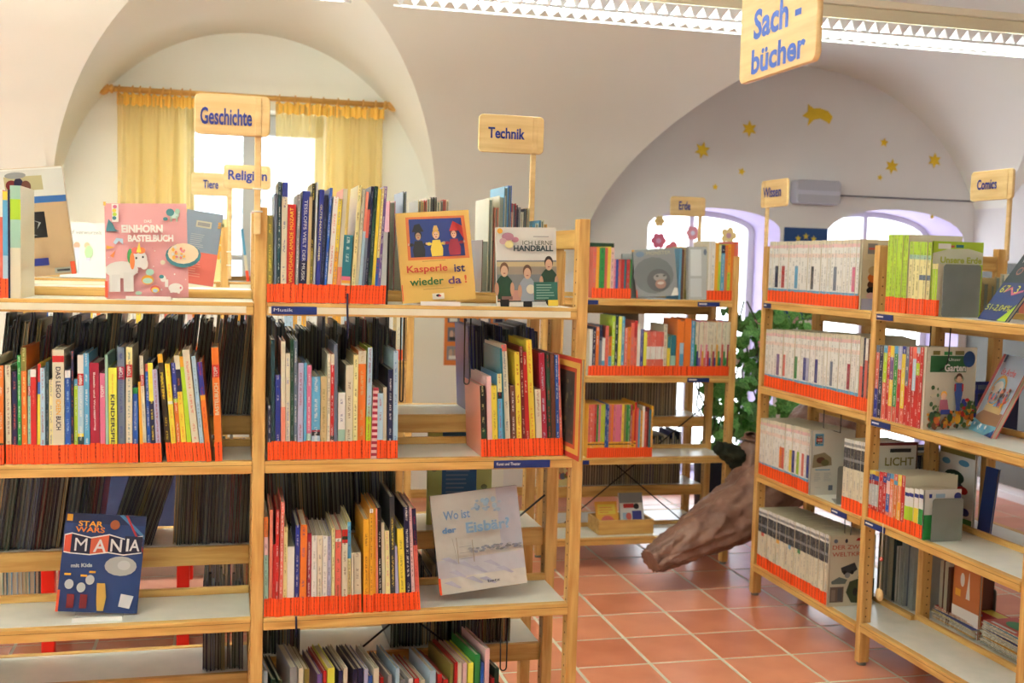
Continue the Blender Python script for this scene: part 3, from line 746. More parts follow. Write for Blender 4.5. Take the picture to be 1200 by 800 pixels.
def unit_label_tag(e, x0, x1, z, body=None):
    """blue shelf tag on the lip"""
    s = box('shelf_tag', x0, -.0080, z-.030, x1, -.0063, z-.008, BLUEM, e, 0)
    if body == '-': box('lettering', x0+(x1-x0)*.06, -.0085, z-.021, x0+(x1-x0)*.42, -.0080, z-.015, WHITEM, s, 0)
    elif body: text(body, (x1-x0)*.42, .009, WHITEM, s, T((x0+(x1-x0)*.26, -.0084, z-.018)) @ RX(math.pi/2), 'lettering', .01)
YN = 3.15
near = unit(T((-.85, YN, 0)), (.927, .925), (1.414, .975, .53, .075), ((1.437, 1.06, .665, .27), (1.445, 1.06, .69, .31)), 1.675,
            'long wooden bookshelf nearest the viewer, two bays wide', 'wooden bookshelves', braces=(1,))
unit_label_tag(near, .957, 1.08, 1.414, 'Musik')
unit_label_tag(near, 1.595, 1.765, .975, 'Kunst und Theater')
far_l = unit(T((-.87, 5.2, 0)), (.84, .845), (1.417, 1.065, .65, .2), (1.417, 1.0, .6, .2), 1.66, 'wooden bookshelf in the second row, in front of the curtained window', 'wooden bookshelves')
erde = unit(T((1.575, 5.3, 0)), (.93,), (1.372, .985, .570, .160), (1.34, .735, .365, .17), 1.60, 'single-bay wooden bookshelf in front of the arched window', 'wooden bookshelves', False, braces=(0,))
unit_label_tag(erde, .06, .19, 1.372, '-'); unit_label_tag(erde, .72, .84, 1.372, '-'); unit_label_tag(erde, .68, .80, .985, '-')
unit_label_tag(erde, .04, .17, .570, '-')
RU = T((2.4, 4.78, 0)) @ RZ(-math.pi/2)
right = unit(RU, (.93, .92), ((1.392, .997, .583, .155), (1.392, .985, .592, .172)), ((1.36, .93, .55, .16), (1.37, .93, .56, .172)), 1.645,
             'wooden bookshelf standing lengthwise at the right, two bays wide', 'wooden bookshelves', False)
unit_label_tag(right, .02, .09, 1.392, '-'); unit_label_tag(right, .70, .82, .583, '-'); unit_label_tag(right, .96, 1.07, 1.392, '-')
unit_label_tag(right, .96, 1.09, .985, '-'); unit_label_tag(right, .95, 1.09, .592, '-')

# ================================================================== signs
def post_sign(px_pole, plate, Y, body, tw, label, zpole, txt=None, bx=None, color=SIGNBLUE, face='y', X=None):
    """a wooden plate on a slim pole; plate = pixel corners (x0, y0, x1, y1); tw = pixel box of the lettering"""
    g = (lambda x, y: onY(x, y, Y)) if face == 'y' else (lambda x, y: onX(x, y, X))
    x0, y0, x1, y1 = plate; cx_, cy_ = (x0+x1)/2, (y0+y1)/2
    c = g(cx_, cy_)
    if face == 'y':
        w = abs(g(x1, cy_).x-g(x0, cy_).x); M = T(c)
    else:
        w = abs(g(x1, cy_).y-g(x0, cy_).y); M = T(c) @ RZ(-math.pi/2)
    h = abs(g(cx_, y0).z-g(cx_, y1).z)
    pc = g(px_pole, cy_); off = (pc.x-c.x) if face == 'y' else -(pc.y-c.y)
    e = empty('section_sign', M, label, 'sign', 'section signs on wooden poles')
    obj('plate', plate_mesh('plate', [rrect(-w/2, -h/2, w/2, h/2, .014)], .012, .002), PALEWOOD, e)
    box('pole', off-.009, .006, zpole-c.z, off+.009, .020, h/2-.004, PALEWOOD, e, .002)
    box('pole_strip', off-.008, -.0085, -h/2+.001, off+.008, -.006, h/2-.001, PALEWOOD, e, .001)
    t0, s0, t1, s1 = tw; a = g(t0, (s0+s1)/2); b_ = g(t1, (s0+s1)/2); tc_ = g((t0+t1)/2, (s0+s1)/2)
    ox = (tc_.x-c.x) if face == 'y' else -(tc_.y-c.y)
    wd_ = abs(b_.x-a.x) if face == 'y' else abs(b_.y-a.y)
    hd = abs(g((t0+t1)/2, s0).z-g((t0+t1)/2, s1).z)
    text(body, wd_, hd, color, e, T((ox, -.0086, tc_.z-c.z)) @ RX(math.pi/2), 'lettering', .022)
    for zz in (zpole+.06, zpole+.12):
        if face == 'y': box('clamp', off-.014, .002, zz-c.z, off+.014, .024, zz+.004-c.z, WHITEM, e, .001)
    return e
post_sign(303, (229, 112, 316, 158), YN-.03, 'Geschichte', (235, 127, 295.5, 147), 'wooden plate sign lettered Geschichte, on the nearest left post', 1.60)
post_sign(626.5, (561.5, 136, 636.5, 179), YN+.54, 'Technik', (571.5, 150, 614.5, 163), 'wooden plate sign lettered Technik, on a pole behind the nearest shelf', 1.55)
post_sign(270, (262.5, 194, 317, 221), 5.16, 'Religion', (267.5, 200, 313, 215), 'wooden plate sign lettered Religion, in front of the window', 1.43)
post_sign(227+41, (225, 203, 272, 229), 5.80, 'Tiere', (238, 211, 256, 221), 'wooden plate sign lettered Tiere, half hidden behind the Religion sign', 1.43)
post_sign(822, (786, 231, 826, 253), 5.86, 'Erde', (795, 236, 808.5, 246), 'wooden plate sign lettered Erde, in front of the arched window', 1.40)
post_sign(897, (893, 211, 923, 242), 0, 'Wissen', (896, 219, 917, 231), 'wooden plate sign lettered Wissen, on the far end post of the right shelf', 1.44, face='x', X=2.40)
post_sign(1181, (1138.5, 200, 1187, 234), 0, 'Comics', (1147, 210, 1170, 222), 'wooden plate sign lettered Comics, at the right edge', 1.60, face='x', X=2.95)
# hanging sign
PB = 2.05; ya, yb_ = 2.48, 2.895
e = empty('hanging_sign', T((1.36, (ya+yb_)/2, PB)) @ RZ(-math.pi/2), 'large hanging wooden sign lettered Sach-bücher under the strip lamp', 'sign')
w2 = (yb_-ya)/2
obj('plate', plate_mesh('plate', [rrect(-w2, 0, w2, .30, .02)], .016, .002), PALEWOOD, e)
def sach(px0, py0, px1, py1): a = onX(px0, py0, 1.352); b_ = onX(px1, py1, 1.352); return a, b_
for body, (xa, xb, yt, yb2) in (('Sach -', (884, 939.5, 0, 37)), ('bücher', (881, 944, 47, 78))):
    a = onX(xa, (yt+yb2)/2 + (6 if body[0] == 'b' else 6), 1.352); b_ = onX(xb, (yt+yb2)/2 - 6, 1.352); m_ = (a+b_)/2
    hgt = abs(onX((xa+xb)/2, yt, 1.352).z-onX((xa+xb)/2, yb2, 1.352).z)
    text(body, abs(a.y-b_.y), hgt*.98, SACHBLUE, e, T((-(m_.y-(ya+yb_)/2), -.0086, m_.z-PB)) @ RX(math.pi/2), 'lettering', .03)
for sx in (-1, 1): obj('cord', tube_mesh('cord', [(sx*.15, 0, .298), (sx*.15, 0, .98)], .002, 6), WHITEM, e)

# ================================================================== books of the nearest shelf
ZT = (305, 210, 853/160)
rowT = [
 (42,38,0,225,'olive','yellow'),(82,18,8,90,'slate',None),(102,20,12,15,[(0,'darkteal')],'white'),(124,36,14,20,[(0,'royal'),(.12,'cream')],'royal'),
 (160,53,12,157,'red',None,{'name':'WOLFGANG AMADE MOZART','t':[('WOLFGANG AMADE MOZART',.585,.76,.42,'yellow',False)]}),(214,20,20,95,'grey','white'),
 (236,48,30,75,[(0,'royal'),(.62,'navy')],None,{'name':'TESSLOFFS WELT DER MUSIK','t':[('TESSLOFFS WELT DER MUSIK',.56,.72,.42,'white',True)]}),
 (285,20,22,110,'tan',None),(306,18,20,25,[(0,'black'),(.55,'olive')],'yellow'),(325,14,25,20,'silver',None),
 (338,30,35,65,'royal',None,{'name':'GUTE-NACHT-LIEDER','t':[('GUTE-NACHT-LIEDER',.62,.5,.4,'paleyellow',True)]}),(368,22,35,100,'navy','slate'),(391,17,45,55,'blue','white'),
 (409,32,50,110,'white','coral'),(443,24,45,125,[(0,'yellow'),(.5,'amber')],'blue'),(468,28,52,60,[(0,'cream'),(.68,'salmon')],None),
 (499,58,25,350,[(0,'teal'),(.6,'pink'),(.66,'amber'),(.70,'cream'),(.74,'teal'),(.8,'skyblue')],'white'),
 (560,24,52,40,'paleyellow','darkgreen'),(585,20,55,60,'cream','brown'),(606,18,55,80,[(0,'salmon'),(.35,'paleblue')],None),(625,18,45,190,[(0,'coral'),(.3,'slate')],None),
 (644,20,50,45,'navy','grey'),(665,22,50,45,'darkgreen','grey'),(688,20,50,60,'yellow',None),(709,16,52,55,[(0,'paleyellow'),(.6,'blue')],'red'),(726,20,50,45,'violet','white'),
 (747,34,25,330,'silver',None),(783,12,14,330,'black',None,{'st':0})]
px_row(rowT, YN+.004, 1.4145, ZT, 'on nearest top shelf', 'books on the nearest top shelf', .21)
ZR2 = (310, 400, 853/160)
rowR2 = [
 (20,22,0,400,'navy','white'),(45,22,-5,-10,'darkteal',None),(68,32,0,210,'royal','white'),(103,28,0,0,[(0,'cream'),(.55,'salmon')],None),(132,28,0,75,'cream','blue'),
 (162,20,0,-15,'darkgreen','grey'),(183,22,2,-5,'slate','white'),(206,35,5,135,'lavender','crimson'),(243,18,5,135,'skyblue',None),(262,28,5,150,[(0,'pink'),(.72,'mint')],'white'),
 (293,54,3,220,[(0,'skyblue'),(.64,'crimson'),(.66,'black'),(.71,'paleblue')],'white'),(349,40,3,220,'tan','olive'),(390,18,5,80,'cream','black'),(409,22,5,80,[(0,'cream'),(.1,'red'),(.77,'black'),(.81,'salmon')],'white'),
 (433,23,2,20,'slate',None),(458,44,3,320,[(0,'white'),(.55,'mint')],'royal'),(503,46,8,150,'cream','brown'),(550,29,8,85,'paleyellow','darkgrey'),(580,50,8,60,[(0,'cream'),(.12,'orange')],'tan'),
 (631,32,15,40,[(0,'paleblue'),(.52,'mint'),(.62,'lime')],'crimson'),(664,36,15,290,[(k/24, 'palepink' if k % 2 else 'crimson') for k in range(24)],None,{'st':0,'name':'with spiral binding'}),
 (703,36,4,325,'paleblue','crimson'),(741,22,3,290,'cream',None),(767,32,5,175,'navy','white'),(801,30,5,60,'paleblue','blue')]
for r in rowR2:
    if len(r) > 6 and r[6].get('name') == 'with spiral binding': r[6].pop('name'); 
px_row(rowR2, YN+.004, .9755, ZR2, 'on right bay second shelf', 'books on the nearest second shelf', .22)
ZL2 = (0, 400, 16/3)
TOPP = 'TOPP'
def topp(at=.85, l=.11): return (TOPP, at, l, .55, 'white', False)
rowL2 = [
 (-60,26,0,120,'royal',None),(-33,22,0,100,'cream',None),(-10,34,0,150,[(0,'orange'),(.78,'darkgreen')],'cream'),(37,36,-8,150,'cream','darkred'),(78,32,-5,190,'navy','coral'),(112,22,-5,90,'green','white'),
 (137,34,-8,40,[(0,'olive'),(.2,'orange')],'paleyellow'),(173,20,0,180,[(0,'mint'),(.17,'red'),(.27,'mint')],'blue',{'t':[topp(.78,.09)]}),(195,36,-5,175,[(0,'white'),(.08,'red')],'coral'),
 (233,20,4,140,[(0,'red'),(.18,'blue'),(.3,'yellow')],None),(255,30,-3,165,'paleblue','crimson'),(286,20,0,130,'darkteal','grey'),(307,26,0,240,'paleyellow','blue'),
 (334,74,-6,50,[(0,'cream'),(.055,'red'),(.11,'cream')],None,{'name':'DAS LEGO IDEEN BUCH','t':[('DAS LEGO',.715,.27,.42,'navy',True),('IDEEN',.50,.13,.42,'amber',True),('BUCH',.36,.12,.42,'navy',True)]}),(409,36,-3,180,[(0,'white'),(.08,'blue')],'paleblue'),(446,15,0,60,'navy','orange'),
 (462,25,0,235,[(0,'skyblue'),(.08,'lime')],'white'),(488,38,-3,85,[(0,'white'),(.17,'red'),(.28,'paleblue'),(.72,'yellow'),(.75,'darkteal')],'white',{'t':[topp(.775,.09)]}),(528,36,-8,75,'skyblue','white'),
 (566,60,-8,135,'crimson',None,{'name':'Basteln und Werken','t':[('Basteln und Werken',.68,.45,.22,'white',True),('Basteln',.42,.18,.2,'white',False)]}),(628,33,-5,200,'pink',None,{'t':[topp(.80,.14)]}),
 (664,17,-8,85,'mint',None),(682,53,-5,165,'lemon',None,{'name':'KINDERSPIELE','t':[('KINDERSPIE',.46,.52,.48,'navy',True),('Das grosse',.83,.2,.2,'orange',True)]}),
 (738,46,-6,35,[(0,'slate'),(.17,'crimson'),(.28,'slate')],'royal',{'t':[topp(.78,.09)]}),
 (788,40,0,35,[(0,'paleyellow'),(.15,'red'),(.26,'cream')],'teal',{'t':[topp(.795,.09)]}),(829,34,0,290,[(0,'green'),(.08,'blue')],'white'),(877,20,-14,255,'amber',None),
 (899,23,-28,90,[(0,'cream'),(.18,'red'),(.28,'cream')],'grey',{'t':[topp(.77,.09)]}),(923,22,-18,140,[(0,'coral'),(.08,'blue')],'white'),(947,32,-24,135,[(0,'lemon'),(.38,'navy')],'yellow'),(981,32,-30,175,'lavender','crimson'),
 (1045,32,-62,80,[(0,'amber'),(.08,'darkbrown')],'yellow',{'name':'PIRATEN','t':[('PIRATEN',.72,.22,.5,'yellow',True)]}),(1079,32,-50,140,[(0,'yellow'),(.38,'white'),(.41,'yellow')],'orange'),
 (1112,28,-45,135,[(0,'royal'),(.36,'lime'),(.40,'orange')],'white'),(1143,34,-58,90,[(0,'cream'),(.13,'navy'),(.34,'yellow')],'orange'),(1179,28,-58,95,[(0,'amber'),(.1,'lime')],None),
 (1214,44,-75,55,'cream','coral'),(1260,26,-65,95,'paleblue','slate'),(1291,32,-60,130,[(0,'royal'),(.33,'amber'),(.38,'orange')],'red'),
 (1345,46,-25,40,[(0,'orange'),(.15,'red'),(.26,'orange')],None,{'name':'BASTELBUCH','t':[topp(.79,.09),('BASTELBUCH',.55,.28,.55,'cream',False),('Das creative',.27,.22,.4,'cream',False)]})]
rowL2[-1][6]['t'].pop()
px_row(rowL2, YN+.004, .9755, ZL2, 'on left bay second shelf', 'craft books in the left bay', .21)
ZR3 = (305, 580, 16/3)
rowR3 = [
 (24,26,0,140,[(0,'orange'),(.2,'palepink'),(.38,'mint')],'darkgrey'),(51,20,10,95,'salmon',None),(72,18,8,310,'red','darkred'),(91,22,8,90,'red','white'),(114,24,15,45,'coral','white'),
 (139,26,8,200,'paleyellow','olive'),(166,45,5,325,'white',None),(213,28,8,190,'royal','white'),(243,42,10,185,'orange','royal'),(288,28,6,240,'crimson','white'),
 (318,34,5,255,'white','grey'),(353,32,5,252,'cream','darkgrey'),(386,30,5,254,'white','grey'),(418,24,3,260,'lavender','navy'),(444,20,3,210,'paleyellow','brown'),
 (467,38,3,220,[(0,'coral'),(.1,'white'),(.14,'coral')],'darkgreen'),(508,36,3,215,[(0,'red'),(.08,'darkgreen'),(.12,'red'),(.16,'cream')],'brown'),(546,22,0,170,[(0,'skyblue'),(.4,'paleyellow')],'navy'),
 (572,12,-2,365,'cream',None),(588,46,-3,365,'cream','brown'),(645,36,0,150,'amber','brown'),(683,22,0,85,[(0,'white'),(.04,'amber')],'brown'),(706,18,0,85,'amber','orange'),(725,13,-3,85,'salmon',None),
 (739,24,-8,80,'black','white'),(765,20,-10,175,'cream',None),(786,28,-8,225,'paleyellow','pink'),(816,30,-8,10,'darkgrey','yellow'),(848,22,-15,320,'lavender',None),
 (872,40,-18,210,'yellow','olive'),(914,35,-20,75,'navy','white'),(950,22,-28,80,'palepink','brown'),(974,26,-28,85,[(0,'navy'),(.36,'coral')],'crimson')]
px_row(rowR3, YN+.004, .5305, ZR3, 'on right bay third shelf', 'books on the nearest third shelf', .22)
ZK = (540, 380, 4.58)
rowK = [
 (112,28,-10,330,[(0,'black'),(.6,'darkgreen')],'paleyellow',{'cover':'salmon'}),(146,25,-8,280,'palepink',None),(172,30,-10,330,'yellow','olive'),(203,24,-10,265,[(0,'paleyellow'),(.22,'black'),(.3,'skyblue')],'crimson'),(228,13,-20,130,'teal',None),
 (242,30,-25,110,[(0,'coral'),(.06,'cream')],'slate'),(273,28,-10,330,'brown','white'),(303,28,-15,150,'yellow','red'),(332,19,-20,120,'darkred','cream'),(352,22,-22,150,'red','cream'),
 (376,30,-25,85,'yellow','orange'),(408,31,-10,350,'cream','crimson'),(440,30,-20,155,'crimson','paleblue'),(471,20,-15,160,'darkgreen','red'),(491,22,-12,160,'brown',None),(514,18,-10,165,'blue','white'),(533,16,-20,165,'coral','cream')]
px_row(rowK, YN+.004, .9755, ZK, 'in art group by end post', 'art and theatre books at the right end', .22)
# bottom shelf of the right bay: spines whose heads reach into the frame
rb = [(309,786,5,'paleblue'),(318,796,5,'darkgreen'),(326,797,5,'darkgreen'),(340,782,9,'grey'),(350,783,6,'cream'),(357,784,6,'olive'),(372,790,6,'violet'),(379,786,4,'red'),(384,783,9,'lemon'),(397,786,5,'navy'),
 (403,783,5,'cream'),(414,784,5,'navy'),(420,783,6,'navy'),(427,784,5,'lavender'),(432,792,5,'blue'),(438,783,7,'cream'),(446,794,4,'red'),(455,791,5,'grey'),(464,783,5,'paleblue'),(470,796,6,'grey'),(479,795,6,'white'),(486,795,6,'red'),
 (493,797,6,'cream'),(504,786,8,'paleblue'),(513,790,6,'red'),(520,796,6,'red'),(528,778,4,'olive'),(533,776,4,'red'),(537,777,5,'cream'),(543,777,5,'palepink'),(549,777,7,'lemon'),(557,767,7,'green'),(564,776,4,'blue'),
 (569,760,6,'palepink'),(576,795,4,'red'),(580,783,6,'darkgreen')]
for k, (x, y, w, c) in enumerate(rb):
    p = onY(x, y, YN+.03); ww = w/FPX*3.3; hh = p.z-.0755
    book(T((p.x, YN+.03, .0755)) @ RZ(math.radians(8)), max(.005, ww*.9), hh, .215, c, None, None,
         '%s%s picture book, %s from left on lowest right bay shelf' % ('thin ' if w < 6 else '', cname(c), ordinal(k+1)), 'picture books on the lowest shelf', .05)

# books at the far left of the top shelf
lt = [(-12,8,236,'white'),(-3,6,222,[(0,'white'),(.25,'coral')]),(3,6,224,[(0,'yellow'),(.08,'skyblue'),(.6,'paleblue')]),(9,3,222,'navy'),(11.5,13,217,[(0,'mint'),(.12,'lime'),(.3,'mint'),(.55,'cream')])]
for k, (x, w, y, c) in enumerate(lt):
    p = onY(x, y, YN+.004); pe = onY(x+w, y, YN+.004)
    book(T((p.x, YN+.004, 1.4145)), max(.004, (pe.x-p.x)*.96), p.z-1.4145, .21, c, None, None, 'upright %s book, %s at the left edge of the top shelf' % (cname(c) if isinstance(c, str) else ' and '.join(dict.fromkeys(cname(q) for _, q in c[:2])), ordinal(k+1)), 'books at the left edge of the top shelf', .052 if k < 3 else 0)

# books shown face on ------------------------------------------------
ACR, N, L, b = new_mat('clear_acrylic', (.95,.97,.97), .03); b.inputs['Alpha'].default_value = .22
def holder(mw, w, label, h=.03):
    """clear book rest: foot, lip and back leaf"""
    e = empty('book_rest', mw, label, 'book rest', 'clear book rests')
    box('base', 0, -.018, 0, w, .11, .0025, ACR, e, 0); box('lip', 0, -.020, 0, w, -.018, h*.4, WHITEM, e, 0)
    obj('back_leaf', boxes_mesh('back_leaf', [(0,0,0,w,.0025,.15)]), ACR, e, T((0, .040, .0025)) @ RX(-.18))
YF = YN+.02
# pink craft book
mw, w, h = px_frame((124.5,346.5), (221,347.5), (120.5,234.5), YF, 1.418, .14)
its = [('r',0,0,1,1,(.90,.60,.62))]+speckle(26, .02,.02,.98,.55,[(.92,.66,.68),(.86,.52,.56),'white'],.004,.01,3)+[
 ('r',.09,.80,.17,.99,'white'),('c',.12,.84,.025,.02,'teal'),('c',.125,.88,.025,.02,'lime'),('c',.12,.92,.025,.02,'yellow'),('c',.13,.96,.025,.02,'pink'),
 ('p',[(.02,.72),(.05,.83),(.10,.78),(.13,.72),(.18,.70),(.02,.70)],'teal'),('c',.85,.87,.06,.035,(.80,.90,.88)),('c',.80,.90,.05,.04,'teal'),('c',.89,.91,.03,.03,'mint'),('r',.80,.80,.82,.86,'mint'),('r',.87,.80,.89,.86,'mint'),('c',.74,.83,.03,.02,'teal'),
 ('p',[(.10,.58),(.14,.63),(.22,.62),(.22,.56),(.17,.60),(.13,.56)],'paleblue'),('p',[(.02,.55),(.12,.53),(.02,.51)],'amber'),('p',[(.06,.44),(.13,.50),(.10,.42)],'orange'),
 ('c',.95,.44,.22,.13,'teal'),('c',.95,.46,.19,.11,(.95,.85,.70))]+[q for q in speckle(26,.79,.39,.98,.55,['coral','white','pink','amber'],.010,.02,5)]+[
 ('c',.20,.29,.20,.09,(.88,.88,.87)),('r',.05,.06,.12,.28,(.88,.88,.87)),('r',.22,.06,.34,.26,(.86,.86,.85)),('r',.08,.06,.18,.24,(.84,.84,.84)),('c',.42,.40,.09,.09,(.90,.90,.89)),('c',.47,.35,.05,.06,(.92,.90,.89)),
 ('c',.31,.43,.04,.08,'green'),('c',.33,.38,.03,.09,'orange'),('c',.37,.49,.05,.035,'coral'),('c',.44,.49,.05,.035,'orange'),('p',[(.38,.47),(.42,.58),(.44,.47)],'yellow'),('c',.38,.41,.012,.012,'black'),('c',.46,.42,.012,.012,'black'),
 ('c',.54,.26,.05,.035,'mint'),('c',.51,.18,.075,.05,'amber'),('c',.51,.17,.06,.03,'mint'),('c',.60,.08,.06,.04,'coral'),('c',.60,.07,.045,.03,'yellow'),('c',.60,.065,.03,.02,'paleblue'),
 ('c',.85,.09,.09,.05,'white'),('r',.78,.04,.81,.09,'white'),('r',.87,.03,.90,.09,'white'),('c',.70,.19,.035,.035,'white'),('r',.72,.10,.76,.18,'white'),('c',.68,.21,.03,.02,'teal'),('c',.91,.09,.012,.012,'pink'),
 ('c',.70,.36,.03,.025,'cream'),('c',.40,.04,.04,.02,'mint'),('r',0,0,.035,.17,(.92,.30,.15)),('r',0,.96,.03,1,'amber')]
flat_book(mw, w, h, .016, (.90,.60,.62), its, [('DAS', .53,.795,.09,.03,'white'),('EINHORN', .46,.715,.50,.085,'white',.05),('BASTELBUCH', .56,.615,.55,.075,'white',.045)], 'pink craft book titled DAS EINHORN BASTELBUCH with knitted unicorns, shown face on', 'books shown face on')
p = onY(148, 348, YF-.01); holder(T((p.x, YF-.004, 1.4145)), .115, 'clear book rest under the pink craft book')
# blue and red back cover
mw, w, h = px_frame((222,338), (241,338), (217,252), YN+.36, 1.4385, .1)
w = (onY(256,255,YN+.36)-onY(213,252,YN+.36)).length
mw = T(onY(207,338,YN+.36)-Vector((0,0,onY(207,338,YN+.36).z-1.4385-.02))) @ RY(.13) @ RX(-.1)
flat_book(mw, w+.0, h, .012, (.52,.60,.72), [('r',0,0,1,.44,(.92,.42,.38)),('r',.30,.78,.72,.87,(.85,.82,.72)),('r',.34,.80,.68,.85,'grey')]+print_lines(.2,.48,.6,.70,8,(.72,.76,.82))+print_lines(.2,.10,.6,.40,9,(.95,.60,.55),2)+[('r',.90,.86,.98,.88,'amber'),('r',.90,.83,.98,.85,'amber'),('r',.90,.80,.98,.82,'amber')],
          [], 'grey-blue and red back cover of a book leaning beside the pink one', 'books shown face on', spine='right')
# big beige back cover at the left edge
mw = T(Vector((onY(90,336,YN+.43).x-.325, YN+.44, 1.4385+.0))) @ RY(-.11) @ RX(.16)
w = .325; h = (onY(50,207,YN+.34).z-1.4385)*1.02
flat_book(mw, w, h, .02, (.80,.66,.50), [('r',0,.74,1,1,(.86,.86,.84)),('r',0,.68,1,.74,(.16,.38,.68)),('r',.50,.80,.82,.93,(.72,.68,.50)),('c',.56,.85,.05,.05,'darkred'),('c',.62,.86,.04,.06,'navy'),('c',.68,.84,.04,.05,'brown'),('c',.60,.94,.09,.03,'grey'),
  ('r',.50,.36,.80,.60,(.10,.10,.12)),('c',.60,.53,.025,.025,'silver'),('p',[(.52,.56),(.60,.58),(.70,.55),(.70,.54),(.60,.56)],'silver'),('p',[(.58,.52),(.66,.48),(.62,.42),(.72,.38),(.60,.40),(.56,.46)],'silver'),('p',[(.66,.54),(.76,.50),(.72,.44),(.74,.50)],'silver'),
  ('r',.30,.10,.44,.17,'grey'),('r',.48,.10,.60,.17,'slate'),('r',.64,.10,.78,.17,'royal'),('r',.82,.02,.97,.07,(.70,.72,.68)),('r',.84,.035,.95,.055,'darkgrey'),('r',.96,0,1,.12,(.92,.30,.15)),('r',0,.985,1,1,'white')],
  [], 'large beige back cover with a black square emblem, leaning at the left edge', 'books shown face on', spine='right')
# yellow puppet-theatre book
mw, w, h = px_frame((472,353), (558,354.5), (465,247), YF, 1.418, .12)
def doll(cx, body, head, hat, hatc):
    return [('p',[(cx-.05,.68),(cx+.05,.68),(cx+.085,.58),(cx+.075,.50),(cx-.075,.50),(cx-.085,.58)],body),('c',cx-.10,.64,.035,.018,body),('c',cx+.10,.64,.035,.018,body),('c',cx-.135,.645,.014,.014,(.86,.66,.52)),('c',cx+.135,.645,.014,.014,(.86,.66,.52)),
            ('c',cx,.745,.05,.055,hatc),('c',cx,.73,.036,.042,head),('c',cx-.013,.74,.006,.006,'black'),('c',cx+.013,.74,.006,.006,'black'),('c',cx,.715,.012,.005,'red')]+hat
its = [('r',0,0,1,1,(.93,.74,.34)),('p',[(.13,.95),(.93,.94),(.96,.46),(.12,.47)],(.92,.45,.20)),('p',[(.17,.925),(.885,.915),(.905,.49),(.16,.50)],(.12,.22,.55))]
its += doll(.28, (.12,.12,.14), (.80,.60,.45), [('p',[(.20,.78),(.36,.78),(.31,.87),(.24,.86)],(.08,.08,.10))], (.12,.10,.10))
its += doll(.52, (.95,.82,.25), (.93,.75,.62), [('p',[(.48,.79),(.56,.79),(.54,.84),(.50,.84)],(.90,.72,.35))], (.88,.68,.30))
its += doll(.76, (.62,.12,.22), (.88,.68,.55), [('p',[(.70,.77),(.82,.77),(.88,.82),(.90,.66),(.84,.80),(.76,.88)],(.80,.15,.15))], (.45,.20,.12))
its += [('r',.30,.445,.62,.45,(.60,.45,.20)),('r',.28,.135,.70,.14,(.60,.45,.20)),('r',.40,.02,.56,.085,(.92,.90,.84)),('c',.48,.06,.03,.015,'black'),('c',.50,.055,.02,.01,'red'),('r',-.001,.02,.012,.2,(.92,.30,.15))]
flat_book(mw, w, h, .014, (.93,.74,.34), its, [('Kasperle', .36,.355,.55,.10,(.88,.26,.20),.02),('ist', .80,.35,.15,.085,(.12,.14,.45),.02),('wieder', .34,.225,.46,.085,(.10,.42,.20),.02),('da', .72,.22,.18,.085,(.36,.22,.48),.02),('!', .87,.225,.03,.09,(.90,.35,.15),.03)],
          'yellow book titled Kasperle ist wieder da! with three hand puppets, face on', 'books shown face on')
p = onY(492, 353, YF-.01); holder(T((p.x, YF-.004, 1.4145)), .115, 'clear book rest under the yellow puppet book')
# handball book
mw, w, h = px_frame((583,355.5), (653,357), (583,263), YF, 1.4155, .08)
def kid(cx, cy, s, shirt, hair, short='black'):
    return [('c',cx,cy-.30*s,.09*s,.16*s,short),('p',[(cx-.13*s,cy-.25*s),(cx+.13*s,cy-.25*s),(cx+.15*s,cy+.02*s),(cx+.07*s,cy+.10*s),(cx-.07*s,cy+.10*s),(cx-.15*s,cy+.02*s)],shirt),
            ('c',cx-.15*s,cy-.10*s,.04*s,.10*s,(.80,.60,.48)),('c',cx+.15*s,cy-.10*s,.04*s,.10*s,(.80,.60,.48)),('c',cx,cy+.20*s,.085*s,.10*s,hair),('c',cx,cy+.165*s,.07*s,.085*s,(.84,.66,.54)),('c',cx,cy+.135*s,.025*s,.008*s,(.6,.3,.28))]
its = [('r',0,0,1,1,(.90,.90,.88)),('r',0,.04,1,.58,(.48,.50,.52)),('r',0,.50,1,.56,(.78,.70,.52)),('r',0,.40,1,.50,(.60,.56,.50)),('r',0,.04,1,.20,(.78,.56,.50)),('r',0,0,1,.05,'white'),('r',0,.05,1,.065,(.05,.25,.22))]
its += kid(.12,.30,.85,'darkgreen',(.45,.30,.20))+kid(.50,.27,.85,(.62,.66,.72),(.36,.24,.16))+kid(.86,.38,.85,'darkgreen',(.15,.10,.08))+[('c',.55,.21,.075,.06,'cream'),('r',.60,.07,1,.30,(.12,.42,.36))]+print_lines(.64,.09,.96,.29,6,(.55,.72,.66))
its += [('c',.18,.88,.10,.05,(.72,.48,.58)),('c',.10,.82,.06,.04,(.82,.66,.72)),('c',.30,.84,.06,.035,(.72,.48,.58)),('c',.20,.78,.07,.05,'paleyellow'),('c',.05,.95,.045,.035,'amber'),('r',.60,.875,.86,.885,'grey'),('r',.83,-.01,1,.07,'yellow'),('r',.06,.08,.24,.12,(.50,.36,.34))]
flat_book(mw, w, h, .015, (.90,.90,.88), its, [('ICH LERNE', .67,.80,.50,.055,'darkgreen',.0),('HANDBALL', .60,.73,.66,.075,'darkteal',.03)], 'white book titled ICH LERNE HANDBALL with two boys and a ball, face on', 'books shown face on')
